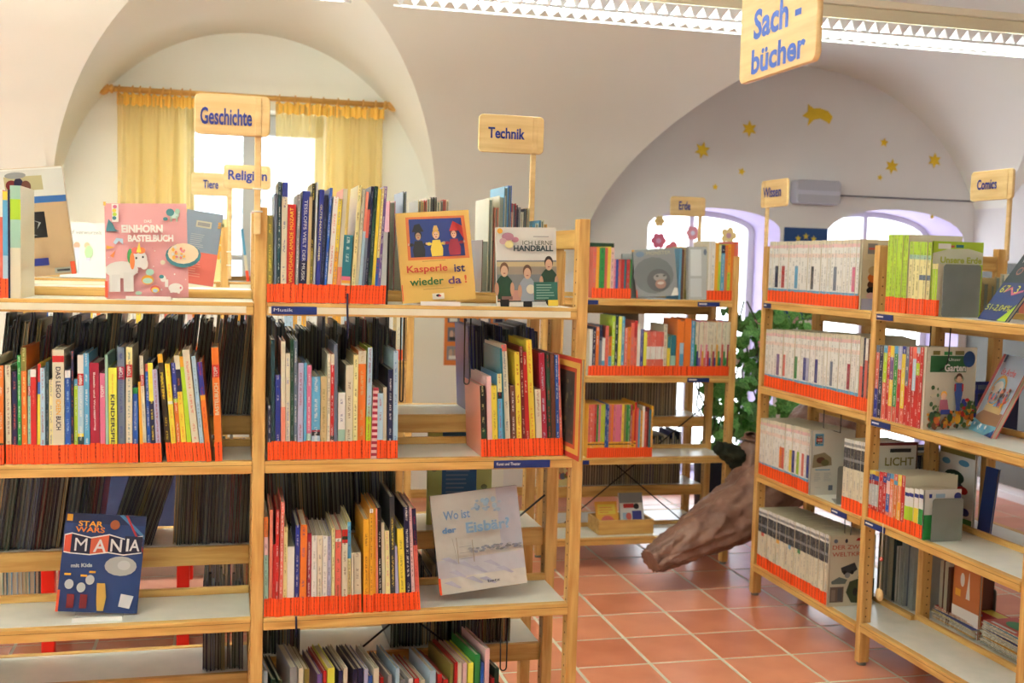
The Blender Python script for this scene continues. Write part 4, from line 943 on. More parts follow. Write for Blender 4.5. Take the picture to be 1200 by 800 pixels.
# blue space craft book
mw, w, h = px_frame((65,713.5), (160.5,712.5), (75,602), YN+.085, .534, .16)
its = [('r',0,0,1,1,(.10,.22,.46)),('r',0,.90,1,1,(.07,.16,.36)),('p',[(.66,1),(.72,1),(1,.80),(1,.76)],(.25,.50,.72)),('p',[(.74,1),(.77,1),(1,.66),(1,.62)],(.75,.14,.18)),('r',.02,.92,.09,.99,'amber')]
zz_ = [.02,.13,.38,.60,.80,.99]; hh_ = [.76,.79,.745,.79,.76,.79]; lo_ = [.64,.62,.635,.60,.63,.60]
for k, cc in enumerate([(.88,.30,.18),(.08,.12,.28),(.88,.36,.22),(.08,.12,.28),(.90,.42,.22)]):
    pass
segx = [.02,.10,.34,.56,.76,.98]; tops = [.77,.79,.75,.79,.75,.79]; bots = [.61,.60,.59,.62,.60,.63]
its += [('p',[(segx[0]-.01,tops[0]+.012)]+[(segx[i], tops[i]+.012) for i in range(1,6)]+[(segx[i], bots[i]-.012) for i in range(5,-1,-1)],'white')]
for k, cc in enumerate([(.88,.30,.18),(.07,.10,.24),(.88,.36,.22),(.07,.10,.24),(.90,.40,.22)]):
    its.append(('p',[(segx[k],tops[k]),(segx[k+1],tops[k+1]),(segx[k+1],bots[k+1]),(segx[k],bots[k])],cc))
its += [('p',[(.76,.79),(.98,.79),(.98,.63),(.76,.60)],(.07,.10,.24))]
its += [('c',.74,.48,.20,.10,(.66,.68,.68)),('c',.78,.49,.08,.05,(.74,.76,.76)),('r',.06,.37,.14,.39,'amber'),('r',.26,.36,.34,.38,'amber'),('r',.36,.40,.44,.42,'amber'),
  ('c',.13,.28,.055,.05,'silver'),('c',.28,.25,.055,.05,'silver'),('c',.38,.33,.055,.05,'silver'),('r',.12,.04,.21,.18,'darkred'),('r',.28,.04,.37,.18,'darkred'),('p',[(.47,.30),(.57,.30),(.60,.16),(.58,.02),(.50,.02),(.48,.16)],(.80,.62,.25)),
  ('p',[(.78,.20),(.94,.18),(.90,.05),(.76,.07)],(.85,.86,.88)),('c',.62,.90,.06,.05,(.62,.30,.14)),('r',-.002,.0,.03,.22,(.92,.30,.15))]
b_ = flat_book(mw, w, h, .012, (.10,.22,.46), its, [('STAR', .32,.90,.30,.055,(.95,.66,.14),.02),('WARS', .32,.84,.36,.055,(.93,.50,.14),.02),('M', .225,.685,.15,.13,(.88,.88,.88),.0),('A', .46,.68,.16,.13,(.88,.88,.88),.015),('N', .66,.69,.14,.13,(.88,.88,.88),.015),('I', .80,.70,.03,.13,(.88,.88,.88),.015),('A', .89,.70,.13,.12,(.88,.88,.88),.015),
   ('mit Kids', .26,.475,.26,.04,'silver',.04,.06)], 'dark blue craft book titled STAR WARS MANIA, standing on the third shelf, left bay', 'books shown face on')
p = onY(86, 714, YN+.075); holder(T((p.x, YN+.062, .5305)), .13, 'clear book rest under the dark blue craft book')
# snowy picture book
mw, w, h = px_frame((516,705), (618,693), (504,593), YN+.05, .532, .16)
mw = T((onY(516,705,YN+.05).x, YN+.05, .556)) @ RY(-.105) @ RX(-.16)
its = [('r',0,0,1,1,(.80,.79,.76)),('r',0,.12,1,.34,(.76,.77,.82)),('r',0,.0,1,.16,(.82,.81,.78)),('r',.75,.4,1,1,(.74,.74,.80))]
rr = random.Random(9)
its += [('p',[(x, y),(x+.09, y+.008),(x+.20, y-.07),(x+.17, y-.075)],(.70,.70,.80)) for x, y in ((.05,.36),(.12,.22),(.22,.30),(.36,.24),(.30,.14),(.52,.28),(.66,.20),(.05,.12),(.45,.12))]
its += [('c', .36+.62*rr.random(), .385+.05*rr.random(), .022, .010, rr.choice([(.50,.51,.54),(.62,.62,.64),(.54,.56,.64),(.70,.70,.72)])) for _ in range(60)]
its += speckle(26,.42,.76,.78,.93,[(.58,.70,.80),(.66,.76,.84),(.50,.64,.78)],.012,.03,4)
its += [('r',.225,.30,.235,.56,(.60,.56,.48)),('r',.40,.30,.41,.52,(.60,.56,.48)),('r',.25,.34,.39,.345,'grey'),('r',.25,.40,.39,.405,'grey'),('r',.25,.46,.39,.465,'grey'),('p',[(.18,.56),(.185,.56),(.22,.32),(.215,.32)],(.6,.58,.52))]
flat_book(mw, w, h, .017, (.80,.79,.76), its, [('Wo ist', .26,.79,.30,.09,(.28,.48,.70),.02),('der', .16,.645,.16,.06,(.28,.48,.70),.04),('Eisbär?', .60,.645,.50,.11,(.45,.62,.78),.03),('betz', .60,.09,.14,.03,(.25,.25,.30),.02)],
   'snowy glossy picture book titled Wo ist der Eisbär, face on beside the right post', 'books shown face on', mat=FOIL, back=(.12,.16,.34), sticker=(0,0,.02,.17))
# blue back cover on the far shelf behind the snowy book
mw, w, h = px_frame((500,612), (575,612), (502,545), YN+.37, .6905, .05)
h = .30
flat_book(mw, w, h, .014, (.80,.90,.52), [('r',.22,0,.76,1,(.20,.46,.70)),('c',.10,.62,.06,.05,(.55,.62,.40)),('c',.88,.66,.06,.05,(.50,.60,.38)),('c',.88,.40,.05,.03,(.50,.60,.38))]+print_lines(.28,.25,.68,.80,12,(.48,.62,.76)), [], 'green and blue back cover with pale print, behind the snowy book', 'books shown face on')
# tall book jutting out at the right end
e = flat_book(T((.9575, YN+.145, .9765)) @ RZ(-math.pi/2+.067), .245, .295, .011, (.85,.66,.25), [('r',0,0,1,1,(.84,.20,.18)),('r',.06,.05,.97,.96,(.90,.74,.28)),('r',.10,.10,.86,.90,(.80,.28,.16)),('r',.14,.14,.80,.86,(.30,.28,.26))]+speckle(60,.15,.15,.79,.85,[(.45,.40,.28),(.25,.27,.30),(.52,.46,.32),(.36,.33,.25)],.015,.04,8), [],
   'large red and yellow picture book with dark portrait, jutting out at the right end', 'art and theatre books at the right end', spine='left')

# ================================================================== far side of the nearest shelf: page edges out
YFS = YN+.312
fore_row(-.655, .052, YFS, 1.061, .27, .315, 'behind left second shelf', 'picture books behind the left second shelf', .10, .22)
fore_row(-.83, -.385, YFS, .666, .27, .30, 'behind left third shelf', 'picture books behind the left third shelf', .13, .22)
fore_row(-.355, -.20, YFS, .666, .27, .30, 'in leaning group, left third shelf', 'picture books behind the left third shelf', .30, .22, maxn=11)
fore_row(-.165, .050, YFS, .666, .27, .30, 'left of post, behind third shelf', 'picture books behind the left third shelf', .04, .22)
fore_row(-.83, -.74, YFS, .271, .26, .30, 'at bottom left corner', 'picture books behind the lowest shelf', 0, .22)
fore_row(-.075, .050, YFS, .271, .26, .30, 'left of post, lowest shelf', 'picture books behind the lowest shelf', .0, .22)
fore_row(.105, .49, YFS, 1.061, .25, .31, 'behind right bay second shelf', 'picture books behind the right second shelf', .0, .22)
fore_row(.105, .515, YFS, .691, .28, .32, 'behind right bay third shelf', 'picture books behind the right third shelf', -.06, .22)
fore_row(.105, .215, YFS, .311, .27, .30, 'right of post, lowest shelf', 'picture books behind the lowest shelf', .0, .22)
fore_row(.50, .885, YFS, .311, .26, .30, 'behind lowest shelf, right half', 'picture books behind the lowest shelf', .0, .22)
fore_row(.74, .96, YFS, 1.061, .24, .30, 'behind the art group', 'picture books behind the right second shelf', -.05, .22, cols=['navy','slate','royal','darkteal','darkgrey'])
# far side of the nearest top shelf
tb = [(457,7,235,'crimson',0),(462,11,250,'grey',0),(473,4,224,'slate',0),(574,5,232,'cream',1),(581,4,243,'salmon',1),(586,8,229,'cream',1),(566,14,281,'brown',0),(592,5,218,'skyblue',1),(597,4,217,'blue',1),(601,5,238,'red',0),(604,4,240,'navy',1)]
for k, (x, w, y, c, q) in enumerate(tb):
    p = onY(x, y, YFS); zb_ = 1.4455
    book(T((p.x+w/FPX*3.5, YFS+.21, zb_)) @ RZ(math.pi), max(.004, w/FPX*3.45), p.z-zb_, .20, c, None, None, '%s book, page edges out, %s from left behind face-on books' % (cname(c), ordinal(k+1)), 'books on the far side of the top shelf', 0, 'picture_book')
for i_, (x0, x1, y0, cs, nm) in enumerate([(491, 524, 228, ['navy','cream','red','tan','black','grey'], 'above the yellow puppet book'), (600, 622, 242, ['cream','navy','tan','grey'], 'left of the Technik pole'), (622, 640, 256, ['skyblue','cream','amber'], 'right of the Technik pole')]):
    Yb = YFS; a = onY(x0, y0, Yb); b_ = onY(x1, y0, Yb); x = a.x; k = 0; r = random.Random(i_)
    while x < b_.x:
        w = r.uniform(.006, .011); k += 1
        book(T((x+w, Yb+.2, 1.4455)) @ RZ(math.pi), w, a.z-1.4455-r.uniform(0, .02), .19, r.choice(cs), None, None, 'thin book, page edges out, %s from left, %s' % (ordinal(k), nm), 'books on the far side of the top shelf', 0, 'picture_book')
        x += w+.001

# ================================================================== second row shelf (in front of the window)
Y2 = 5.2
def spines(unitx0, unitx1, Y, z, hs, cols, rowname, group, tw=(.012,.022), d=.19, seed=1, bands=None, sticker=.05, ink='grey', rot=None, name='book', skip=0.0, cat='book', start=0):
    r = random.Random(seed); x = unitx0; k = start; out = []
    while x < unitx1-.006:
        w = min(r.uniform(*tw), unitx1-x); c = r.choice(cols); k += 1
        hh = r.choice(hs)*r.uniform(.985, 1.0)
        segs = bands(r, c) if bands else [(0, c)]
        mw = T((x, Y+r.uniform(0, .006), z+.0005)); mw = rot @ mw if rot is not None else mw
        cn = ' and '.join(dict.fromkeys(cname(q) for _, q in segs[:2]))
        out.append(book(mw, w*.96, hh, d, segs, 'cream' if c == 'white' else c, ink, '%s%s book, %s from left %s' % ('thin ' if w < .012 else '', cn, ordinal(k), rowname), group, sticker, name, cat=cat))
        x += w
    return out
PALE = ['white','cream','white','white','palepink','white','paleyellow']
spines(-.848, -.05, Y2+.004, 1.0655, [.28], ['blue','white','white','cream','white','palepink','white','orange','white','coral','yellow'], 'in second-row shelf, left bay', 'white books in the second-row shelf', (.016,.026), .2, 11)
spines(-.005, .78, Y2+.004, 1.0655, [.27,.26], ['white','coral','cream','paleblue','tan','white','red','amber'], 'in second-row shelf, right bay', 'white books in the second-row shelf', (.014,.024), .2, 12)
# books face on, standing on the second-row shelf
mw, w, h = px_frame((70,329), (124,331), (70,264), Y2+.06, 1.4215, .1)
flat_book(mw, w, h, .012, 'white', [('r',0,0,1,1,(.94,.94,.93)),('c',.36,.58,.07,.06,(.92,.60,.50)),('r',.30,.32,.42,.54,(.80,.82,.92)),('r',.31,.06,.35,.32,(.75,.80,.90)),('r',.38,.06,.42,.32,(.75,.80,.90)),('c',.58,.58,.06,.06,(.90,.78,.60)),('c',.62,.46,.09,.12,(.70,.86,.62)),('r',.56,.30,.66,.36,(.80,.80,.90))],
          [('Tief verwurzelt', .50,.82,.80,.07,(.62,.62,.60),.0)], 'white book titled Tief verwurzelt with two drawn children, on the second-row shelf', 'books shown face on')
p = onY(72, 262, Y2+.12); q = onY(122, 266, Y2+.12)
flat_book(T((p.x, Y2+.13, 1.4185)), q.x-p.x+.02, p.z-1.4185, .012, 'black', [], [], 'black book standing behind the white Tief verwurzelt book', 'books shown face on')
p = onY(243, 256, Y2+.06)
flat_book(T((p.x, Y2+.06, 1.4185)) , .085, p.z-1.4185, .02, 'paleyellow', speckle(14,.1,.2,.9,.8,['mint','tan','amber'],.05,.1,2), [], 'pale yellow book with speckled cover on the second-row shelf', 'books shown face on')
p = onY(260, 262, Y2+.06); book(T((p.x, Y2+.06, 1.4185)), .012, p.z-1.4185, .18, 'darkgreen', None, None, 'dark green book spine beside the Religion pole', 'books on the second-row shelf', 0)
p = onY(287, 270, Y2+.06); book(T((p.x+.01, Y2+.06, 1.4185)) @ RY(-.12), .012, .24, .17, [(0,'skyblue'),(.5,'cream')], None, None, 'leaning pale blue book left of the front post on the second-row shelf', 'books on the second-row shelf', .05)
p = onY(296, 248, Y2+.06); book(T((p.x-.006, Y2+.06, 1.4185)), .03, p.z-1.4185, .18, [(0,'palepink'),(.5,'white')], None, None, 'pale pink and white book just left of the front post', 'books on the second-row shelf', .05)

# ================================================================== shelf in front of the arched window
YE = 5.3+.004
def px_spines(spec, Y, z, ybase, rowname, group, d=.2, sticker=.05):
    for k, (x, w, yt, c) in enumerate(spec):
        p = onY(x, ybase, Y); q = onY(x+w, ybase, Y); t = onY(x, yt, Y)
        cn = cname(c) if isinstance(c, str) else ' and '.join(dict.fromkeys(cname(a) for _, a in c[:2]))
        book(T((p.x, Y+random.uniform(0, .006), z+.0005)), (q.x-p.x)*.965, t.z-z, d, c, 'cream' if c == 'white' else None, random.choice(['white','navy','grey',None]), '%s book, %s from left %s' % (cn, ordinal(k+1), rowname), group, sticker, 'small_book')
e1 = [(694,4,289,'coral'),(698,3.5,289,'amber'),(702,6,290,'green'),(708,3,290,'coral'),(711,4,289,'yellow'),(715,4,290,'palepink'),(719,2,304,'pink'),(721,3,304,'blue'),(724,3,304,'coral'),(727.5,3.5,304,'red'),(731,2,304,'teal'),(733.5,4,304,'red'),(737.5,2,304,'green')]
px_spines(e1, YE, 1.372, 345, 'on top shelf before arched window', 'small books before the arched window')
p = onY(696, 284, YE+.15); box_ = book(T((p.x, YE+.21, 1.3725)), .13, p.z-1.3725, .02, 'darkgreen', None, None, 'green box-like book behind the small coloured ones', 'small books before the arched window', 0)
mw, w, h = px_frame((746,344.5), (795,345.5), (743.5,288), YE+.01, 1.376, .1)
its = [('r',0,0,1,1,(.58,.60,.61)),('c',.45,.45,.48,.38,(.46,.48,.49)),('c',.56,.34,.28,.24,(.36,.37,.38)),('c',.60,.40,.16,.08,(.66,.64,.62)),('c',.53,.43,.035,.02,(.20,.20,.20)),('c',.70,.43,.035,.02,(.20,.20,.20)),('c',.60,.26,.13,.10,(.70,.52,.46)),('c',.60,.28,.08,.03,(.86,.82,.78)),('c',.16,.90,.10,.06,(.45,.56,.70)),('r',0,0,.03,.17,(.92,.30,.15)),('p',[(.82,0),(1,0),(1,.15),(.92,.17)],'white'),('r',-.03,.96,.03,1,'amber')]
flat_book(mw, w, h, .014, (.58,.60,.61), its, [('MONSTER', .60,.91,.58,.07,(.80,.76,.62),.03)], 'grey book with a shouting ape face, before the arched window', 'books shown face on')
p = onY(729, 297, YE+.10); flat_book(T((p.x, YE+.10, 1.3725)), .09, p.z-1.3725, .01, 'silver', [], [], 'plain grey-green book half hidden left of the ape book', 'books shown face on')
e1b = [(795,2.5,291,'skyblue'),(797.5,3,292,'brown'),(800.5,2,289,'tan'),(802.5,2.5,290,'olive'),(805,2.2,289,'coral')]
px_spines(e1b, YE+.05, 1.372, 343, 'between ape and silver books', 'books before the arched window, middle', .17, 0)
mw, w, h = px_frame((807,345), (829,346), (808,283), YE+.01, 1.374, .06)
flat_book(mw, w, h, .03, 'silver', [('r',.12,.45,.7,.95,(.86,.89,.90)),('r',.1,.05,.7,.40,(.80,.84,.86)),('c',.9,.9,.08,.06,'slate')], [], 'silver-white tall book left of the orange row before the arched window', 'books shown face on')
e1c = [(829,3,283,'white'),(832.3,4.5,282,'white'),(837,4,284,'amber'),(841,2.5,287,[(0,'paleyellow'),(.3,'lime')]),(843.5,4.5,287,[(0,'navy'),(.15,'skyblue')]),(848,3.5,287,'orange'),(851.5,3.5,286,[(0,'amber'),(.5,'lime')]),(855,4,286,'orange'),(859,5,283,'coral')]
px_spines(e1c, YE, 1.372, 347, 'right of silver-white book', 'orange books before the arched window')
x = 690; e2 = []
cc2 = ['white','navy','orange',[(0,'navy'),(.3,'slate')],[(0,'white'),(.6,'skyblue')],'coral',[(0,'orange'),(.5,'skyblue')],'lime','darkteal','lemon','skyblue','coral','orange','coral',[(0,'red'),(.3,'coral')],'white','royal','lemon']
tp2 = [386,383,383,381,396,382,394,370,369,371,371,384,383,378,376,380,386,389]
for k in range(18): e2.append((x, 3.7, tp2[k], cc2[k])); x += 3.72
for k in range(9): e2.append((757+k*2.2, 2.2, 389, [(0,'coral'),(.33,'white'),(.62,'coral')]))
e2 += [(777,4,380,'cream'),(781.5,3.5,394,[(0,'teal'),(.3,'yellow')]),(785.5,6,393,[(0,'teal'),(.5,'mint')]),(792,3.5,374,'orange'),(795.5,5,376,[(0,'orange'),(.4,'paleblue'),(.6,'skyblue')]),(801,8,373,'orange'),(809,4.2,376,'skyblue')]
for k, c in enumerate(['green','royal','violet','pink','amber','coral','pink','red','blue','tan','crimson','blue','amber','green','teal','coral','green','green','crimson','yellow','coral','blue']):
    e2.append((813.5+k*2.08, 2.08, 377+(k % 3)*.3, [(0,'cream'),(.42+.12*(k % 3), c)]))
px_spines(e2, YE, .985, 437.5, 'on second shelf before arched window', 'coloured books on the second shelf before the arched window')
e3 = []; cs = ['coral','coral','coral','red','green','pink','lime','lime','blue','blue','coral','orange','pink','pink','pink','pink','yellow','olive','green','green','crimson','orange','red','coral','skyblue','amber','white','coral','darkred','teal','amber']
x = 688.5
for k, c in enumerate(cs):
    w = 2.45; yt = 474+(k > 20)*random.uniform(0, 10) - (k in (22,))*6
    e3.append((x, w, yt, [(0, c), (.70, 'amber'), (.735, 'black'), (.755, 'amber')] if k < 23 and k not in (8,9) else c)); x += w
px_spines(e3, YE, .570, 528, 'on third shelf before arched window', 'comic-bright books on the third shelf before the arched window', .2)
# back side of this shelf
row_stuff(1.61, 2.33, 5.62, .736, .27, .30, 'dark row of books on the far side behind the third shelf before the arched window', None, .2, .010, .018, FORE+['tan','brown'], 3)
row_stuff(1.80, 2.36, 5.62, .366, .24, .28, 'dark row of books above the wooden tray, before the arched window', None, .2, .010, .018, FORE+['tan','brown','royal'], 4)
mw = T((1.61, 5.62, .3665)); flat_book(mw, .17, .25, .012, 'paleyellow', speckle(26,.05,.05,.95,.95,['slate','olive','coral','tan'],.05,.12,6)+[('p',[(0,.55),(1,.3),(1,.4),(0,.65)],'coral')], [], 'speckled pale cover behind the lowest shelf, left end', 'books shown face on')
mw, w, h = px_frame((708,397), (751,397), (711,357), 5.62, .99, .1)
flat_book(T((mw.translation.x, 5.60, 1.02)) @ RX(-.1), .19, .27, .012, (.52,.52,.46), [('c',.85,.80,.07,.06,'darkgrey'),('r',.4,.88,.6,.90,'coral'),('r',0,.97,1,1,'darkgrey')], [], 'grey-brown cover with small round emblem behind the second shelf', 'books shown face on')
# wooden tray with two books
p0 = onZ(690, 617, .1605); e = empty('wooden_tray', T((onY(700,617,5.38).x, 5.36, .1605)), 'small wooden tray holding two books on the lowest shelf', 'tray')
tw_ = .30
for nm, bb in (('front_panel',(0,0,0,tw_,.012,.075)),('back_panel',(0,.168,0,tw_,.18,.075)),('side_panel',(0,.012,0,.012,.168,.075)),('side_panel',(tw_-.012,.012,0,tw_,.168,.075)),('base',(.012,.012,0,tw_-.012,.168,.008))):
    box(nm, *bb, WOOD, e, .002)
tx = onY(700,617,5.38).x
flat_book(T((tx+.02, 5.43, .17)) @ RX(-.45), .12, .15, .012, 'amber', [('r',.1,.55,.9,.9,'yellow'),('c',.5,.3,.3,.2,'coral')]+print_lines(.15,.6,.8,.85,3,'orange'), [], 'yellow book in the wooden tray, left', 'books in the wooden tray')
flat_book(T((tx+.15, 5.43, .17)) @ RX(-.35), .13, .19, .014, 'white', [('r',0,.72,1,1,'grey'),('r',.15,.58,.6,.70,'red'),('c',.7,.62,.12,.08,'black'),('r',.1,.1,.45,.45,'paleblue'),('r',.5,.1,.9,.5,'royal'),('c',.35,.35,.12,.1,'coral')], [], 'grey and white book with red block in the wooden tray, right', 'books in the wooden tray')

# ================================================================== right-hand shelf
XS = 2.404
def rloc(px, py): p = onX(px, py, XS); return 4.78-p.y
def r_spines(spec, z, yb0, yb1, rowname, group, d=.2, sticker=.052, ink='grey', start=0):
    """spec: (left, width, top) in photo pixels and colours; yb0/yb1: foot line at the first and last book"""
    n = len(spec); xa = spec[0][0]; xb = spec[-1][0]
    for k, (x, w, yt, c) in enumerate(spec):
        yb = yb0+(yb1-yb0)*(x-xa)/max(1, xb-xa)
        l0 = rloc(x, yb); l1 = rloc(x+w, yb); t = onX(x, yt, XS)
        cn = cname(c) if isinstance(c, str) else ' and '.join(dict.fromkeys(cname(a) for _, a in c[:3]))
        book(RU @ T((l0, .004+random.uniform(0, .004), z+.0005)), max(.004, (l1-l0)*.96), t.z-z, d, c, 'cream', ink, '%s book, %s from left %s' % (cn, ordinal(start+k+1), rowname), group, sticker, 'reference_book')
def wis(k, r, accent=None):
    a = accent or 'white'
    return [(0, 'cream'), (.06, 'palepink'), (.11, 'white'), (.20, (.95,.86,.82)), (.26, 'white'), (.40, a), (.755, 'white'), (.775, 'skyblue')]
cname_old = cname
def cname(c): return cname_old(c) if isinstance(c, str) else 'pale'
def wrow(n, xa, xb, ya, yb, accents, seed, dark=None):
    r = random.Random(seed); out = []; w = (xb-xa)/n
    for k in range(n):
        c = wis(k, r, accents.get(k)) if dark is None else dark(k, r, accents.get(k))
        out.append((xa+k*w, w, ya+(yb-ya)*k/n + r.uniform(-.3, .3), c))
    return out
r_spines(wrow(28, 899, 1004, 283.5, 280.5, {2:'navy', 4:'red', 8:'skyblue', 20:'slate', 26:'pink', 13:'darkgrey'}, 1), 1.392, 357, 361, 'on Wissen bay top shelf', 'white knowledge books on the top right shelf')
r_spines(wrow(32, 894.5, 1004, 385, 393, {4:'violet', 6:'coral', 10:'green', 13:'royal', 14:'lavender', 17:'royal', 22:'slate', 28:'crimson'}, 2)+[(1004.5,3.5,394,[(0,'cream'),(.4,'coral')]),(1008,2.5,395,'navy'),(1010.5,3,396,[(0,'white'),(.3,'coral')]),(1013.5,2.5,396,'brown')], .997, 455, 479, 'on Wissen bay second shelf', 'white knowledge books on the second right shelf')
r_spines(wrow(20, 888.5, 946, 489, 502, {8:'orange', 9:'coral', 12:'yellow', 13:'royal', 15:'lime', 17:'coral', 19:'royal'}, 3), .583, 559, 577, 'on Wissen bay third shelf', 'white knowledge books on the third right shelf')
def dk(k, r, a): return [(0, 'white'), (.05, 'grey'), (.09, 'white'), (.12, 'darkgrey'), (.26, 'grey'), (.30, 'darkgrey'), (.40, a or 'cream'), (.46, 'cream')]
r_spines(wrow(7, 985.5, 1013, 512, 518, {6:'coral'}, 5, dk), .583, 590, 601, 'on Wissen bay third shelf', 'white and grey books on the third right shelf', start=20)
r_spines(wrow(23, 886, 967, 593, 625, {1:'coral', 6:'amber', 10:'skyblue', 13:'green'}, 6, dk), .155, 664, 706, 'on Wissen bay lowest shelf', 'white and grey books on the lowest right shelf')
def r_cover(px, py_foot, z, w, ptop, base, items, texts, label, t=.012):
    p = onX(px, py_foot, XS); tt = onX(px, ptop, XS)
    return flat_book(T((XS, p.y-.0005-t, z+.0005)), w, tt.z-z, t, base, items, texts, label, 'books with covers turned to the viewer')
def bookend(mw, w, h, label):
    e = empty('bookend', mw, label, 'bookend', 'grey metal bookends')
    obj('upright', plate_mesh('upright', [rrect(0, 0, w, h, .012)], .0018), METAL, e)
    box('foot_plate', 0, -.001, 0, w, .11, .0015, METAL, e, 0)
r_cover(1006, 361, 1.392, .21, 281, (.88,.84,.70), [('r',0,.72,1,1,(.90,.86,.72)),('r',.10,.80,.30,.95,'grey'),('r',.12,.86,.28,.89,'coral')]+[('c',.25+.22*(k % 3),.36+.10*(k//3),.13,.07,c) for k, c in enumerate(['brown','orange','brown','orange','teal','salmon','tan','coral','teal'])]+[('c',.2,.28,.1,.05,'black'),('c',.2,.2,.1,.05,'palepink'),('r',0,0,.3,.16,'lavender')],
  [('Weltmus', .66,.90,.55,.07,'red',.03)], 'cream cover lettered in red with children, at the end of the top right row')
p = onX(1014, 361, XS); bookend(T((XS+.05, p.y-.020, 1.3925)), .13, .13, 'grey metal bookend at the end of the far top right row')
r_cover(947, 577, .583, .205, 503, (.88,.88,.84), [('r',.07,.76,.27,.95,'skyblue'),('r',.10,.79,.24,.92,'darkgrey'),('r',.10,.83,.24,.88,'coral'),('p',[(.03,.42),(.48,.46),(.46,.58),(.30,.66),(.05,.62)],(.62,.55,.40)),('c',.22,.54,.10,.05,'brown'),('c',.32,.50,.09,.05,(.42,.40,.22)),('r',.10,.385,.44,.40,'skyblue'),('r',.42,.07,.52,.15,'slate')]+print_lines(.08,.22,.24,.36,6,'silver')+print_lines(.30,.22,.48,.36,6,'silver',2)+print_lines(.10,.12,.3,.13,1,'grey'),
  [('WAS', .17,.905,.12,.022,'white'),('IST', .17,.855,.10,.022,'white'),('WAS', .17,.81,.12,.022,'white')], 'white cover with WAS IST WAS emblem and small animal photo on the third right shelf')
p = onX(975, 583, XS); bookend(T((XS+.02, p.y-.0, .5835)) @ RZ(-.35), .10, .16, 'grey metal bookend in the gap of the third right shelf')
r_cover(968, 706, .155, .21, 626, (.86,.82,.72), [('c',.12,.93,.045,.03,'slate'),('c',.35,.93,.03,.03,'navy'),('p',[(.55,.93),(.60,.97),(.85,.96),(.9,.92)],'red'),('p',[(.25,.55),(.55,.62),(.62,.52),(.50,.46),(.28,.48)],'darkgrey'),('c',.34,.48,.04,.03,'black'),('c',.50,.48,.04,.03,'black'),('c',.40,.44,.06,.04,'grey'),('p',[(.05,.36),(.22,.42),(.40,.38),(.36,.32),(.06,.32)],(.40,.44,.42)),
  ('r',.03,.06,.33,.28,(.42,.32,.28)),('r',.06,.08,.15,.24,(.55,.45,.40)),('r',.20,.08,.30,.26,(.30,.28,.30)),('p',[(.38,.20),(.50,.05),(.90,.02),(1,.10),(1,.38),(.70,.40),(.45,.35)],(.22,.28,.16)),('c',.58,.20,.05,.06,'black'),('p',[(.62,.40),(.72,.40),(.88,.75),(.84,.76)],(.25,.30,.22))],
  [('DER ZWEITE', .48,.845,.88,.06,(.80,.32,.22),.01),('WELTKRIEG', .46,.745,.84,.06,(.80,.32,.22),.01)], 'cream cover titled DER ZWEITE WELTKRIEG on the lowest right shelf')
# near bay
g1 = [(1036+k*3.45, 3.45, 275.5-.1*k, [(0,'lime'),(.08,'lime'),(.10,'white' if k == 99 else 'lime')]) for k in range(7)]
r_spines([(1036.5+k*3.45, 3.4, 275, 'lime') for k in range(7)], 1.392, 364, 366, 'in lime set, top right shelf', 'lime green books on the top right shelf', .225, .058, 'darkgreen')
r_spines([(1062+k*4.1, 4.1, 283+.2*k, [(0,'lime'),(.16,'lime'),(.18,'mint'),(.24,'paleyellow'),(.45,'slate' if k > 2 else 'paleyellow'),(.52,'paleyellow')]) for k in range(6)], 1.392, 366, 368, 'in pale lime set, top right', 'pale lime books on the top right shelf', .20, .058, 'darkgreen')
r_cover(1088, 368.3, 1.392, .205, 282.5, 'lime', [('p',[(0,.84),(.3,.90),(.7,.91),(1,.86),(1,.70),(0,.70)],(.84,.86,.76)),('r',.10,.90,.35,.97,'white'),('r',.35,.92,.42,.95,'coral'),('r',.45,.92,.60,.96,'teal'),('r',0,0,.30,.66,'paleyellow')],
  [('Unsere Erde', .56,.755,.82,.085,(.70,.74,.18),.03)], 'lime green cover titled Unsere Erde behind the bookend on the top right shelf', .006)
r_spines([(1088+k*2.6, 2.5, 309, [(0,'paleyellow'),(.1,'lime')]) for k in range(3)], 1.392, 368.6, 370, 'beside Unsere Erde cover', 'small lime books by the bookend', .16, .058, None)
p = onX(1097, 370, XS); bookend(T((XS+.012, p.y-.012, 1.3925)), .150, .185, 'large grey metal bookend in front of the lime green books')
cs2 = [[(0,'slate'),(.1,'coral'),(.6,'royal')],'navy',[(0,'skyblue'),(.1,'lime'),(.5,'coral')],[(0,'orange'),(.2,'red')],[(0,'yellow'),(.15,'violet'),(.45,'yellow'),(.8,'coral')],[(0,'skyblue'),(.1,'green'),(.8,'coral')],[(0,'lavender'),(.3,'red')],[(0,'royal'),(.1,'yellow'),(.8,'coral')],[(0,'slate'),(.5,'red')],'red',[(0,'coral'),(.15,'paleblue'),(.55,'red')],[(0,'paleblue'),(.08,'red'),(.2,'lime'),(.35,'red')],'red']
r_spines([(1022.5+k*4.3, 4.25, 403.5+.2*k, c) for k, c in enumerate(cs2)], .985, 487, 494, 'left of garden picture cover', 'red books on the second right shelf', .20, .0, 'white')
its = [('r',0,0,1,1,(.88,.86,.78)),('r',.08,.70,.80,.90,(.12,.42,.20)),('c',.85,.86,.12,.10,(.10,.24,.50)),('r',.12,.91,.26,.96,'olive'),('r',.34,.91,.5,.95,'green'),('r',.56,.91,.74,.96,'olive')]
its += [('c',.66,.62,.10,.05,(.55,.66,.50)),('r',.58,.58,.74,.62,'tan')]
its += speckle(70,.0,.0,1.0,.26,[(.20,.36,.14),(.36,.46,.18),'orange','amber',(.52,.26,.12),(.12,.28,.14),'red'],.02,.06,7)
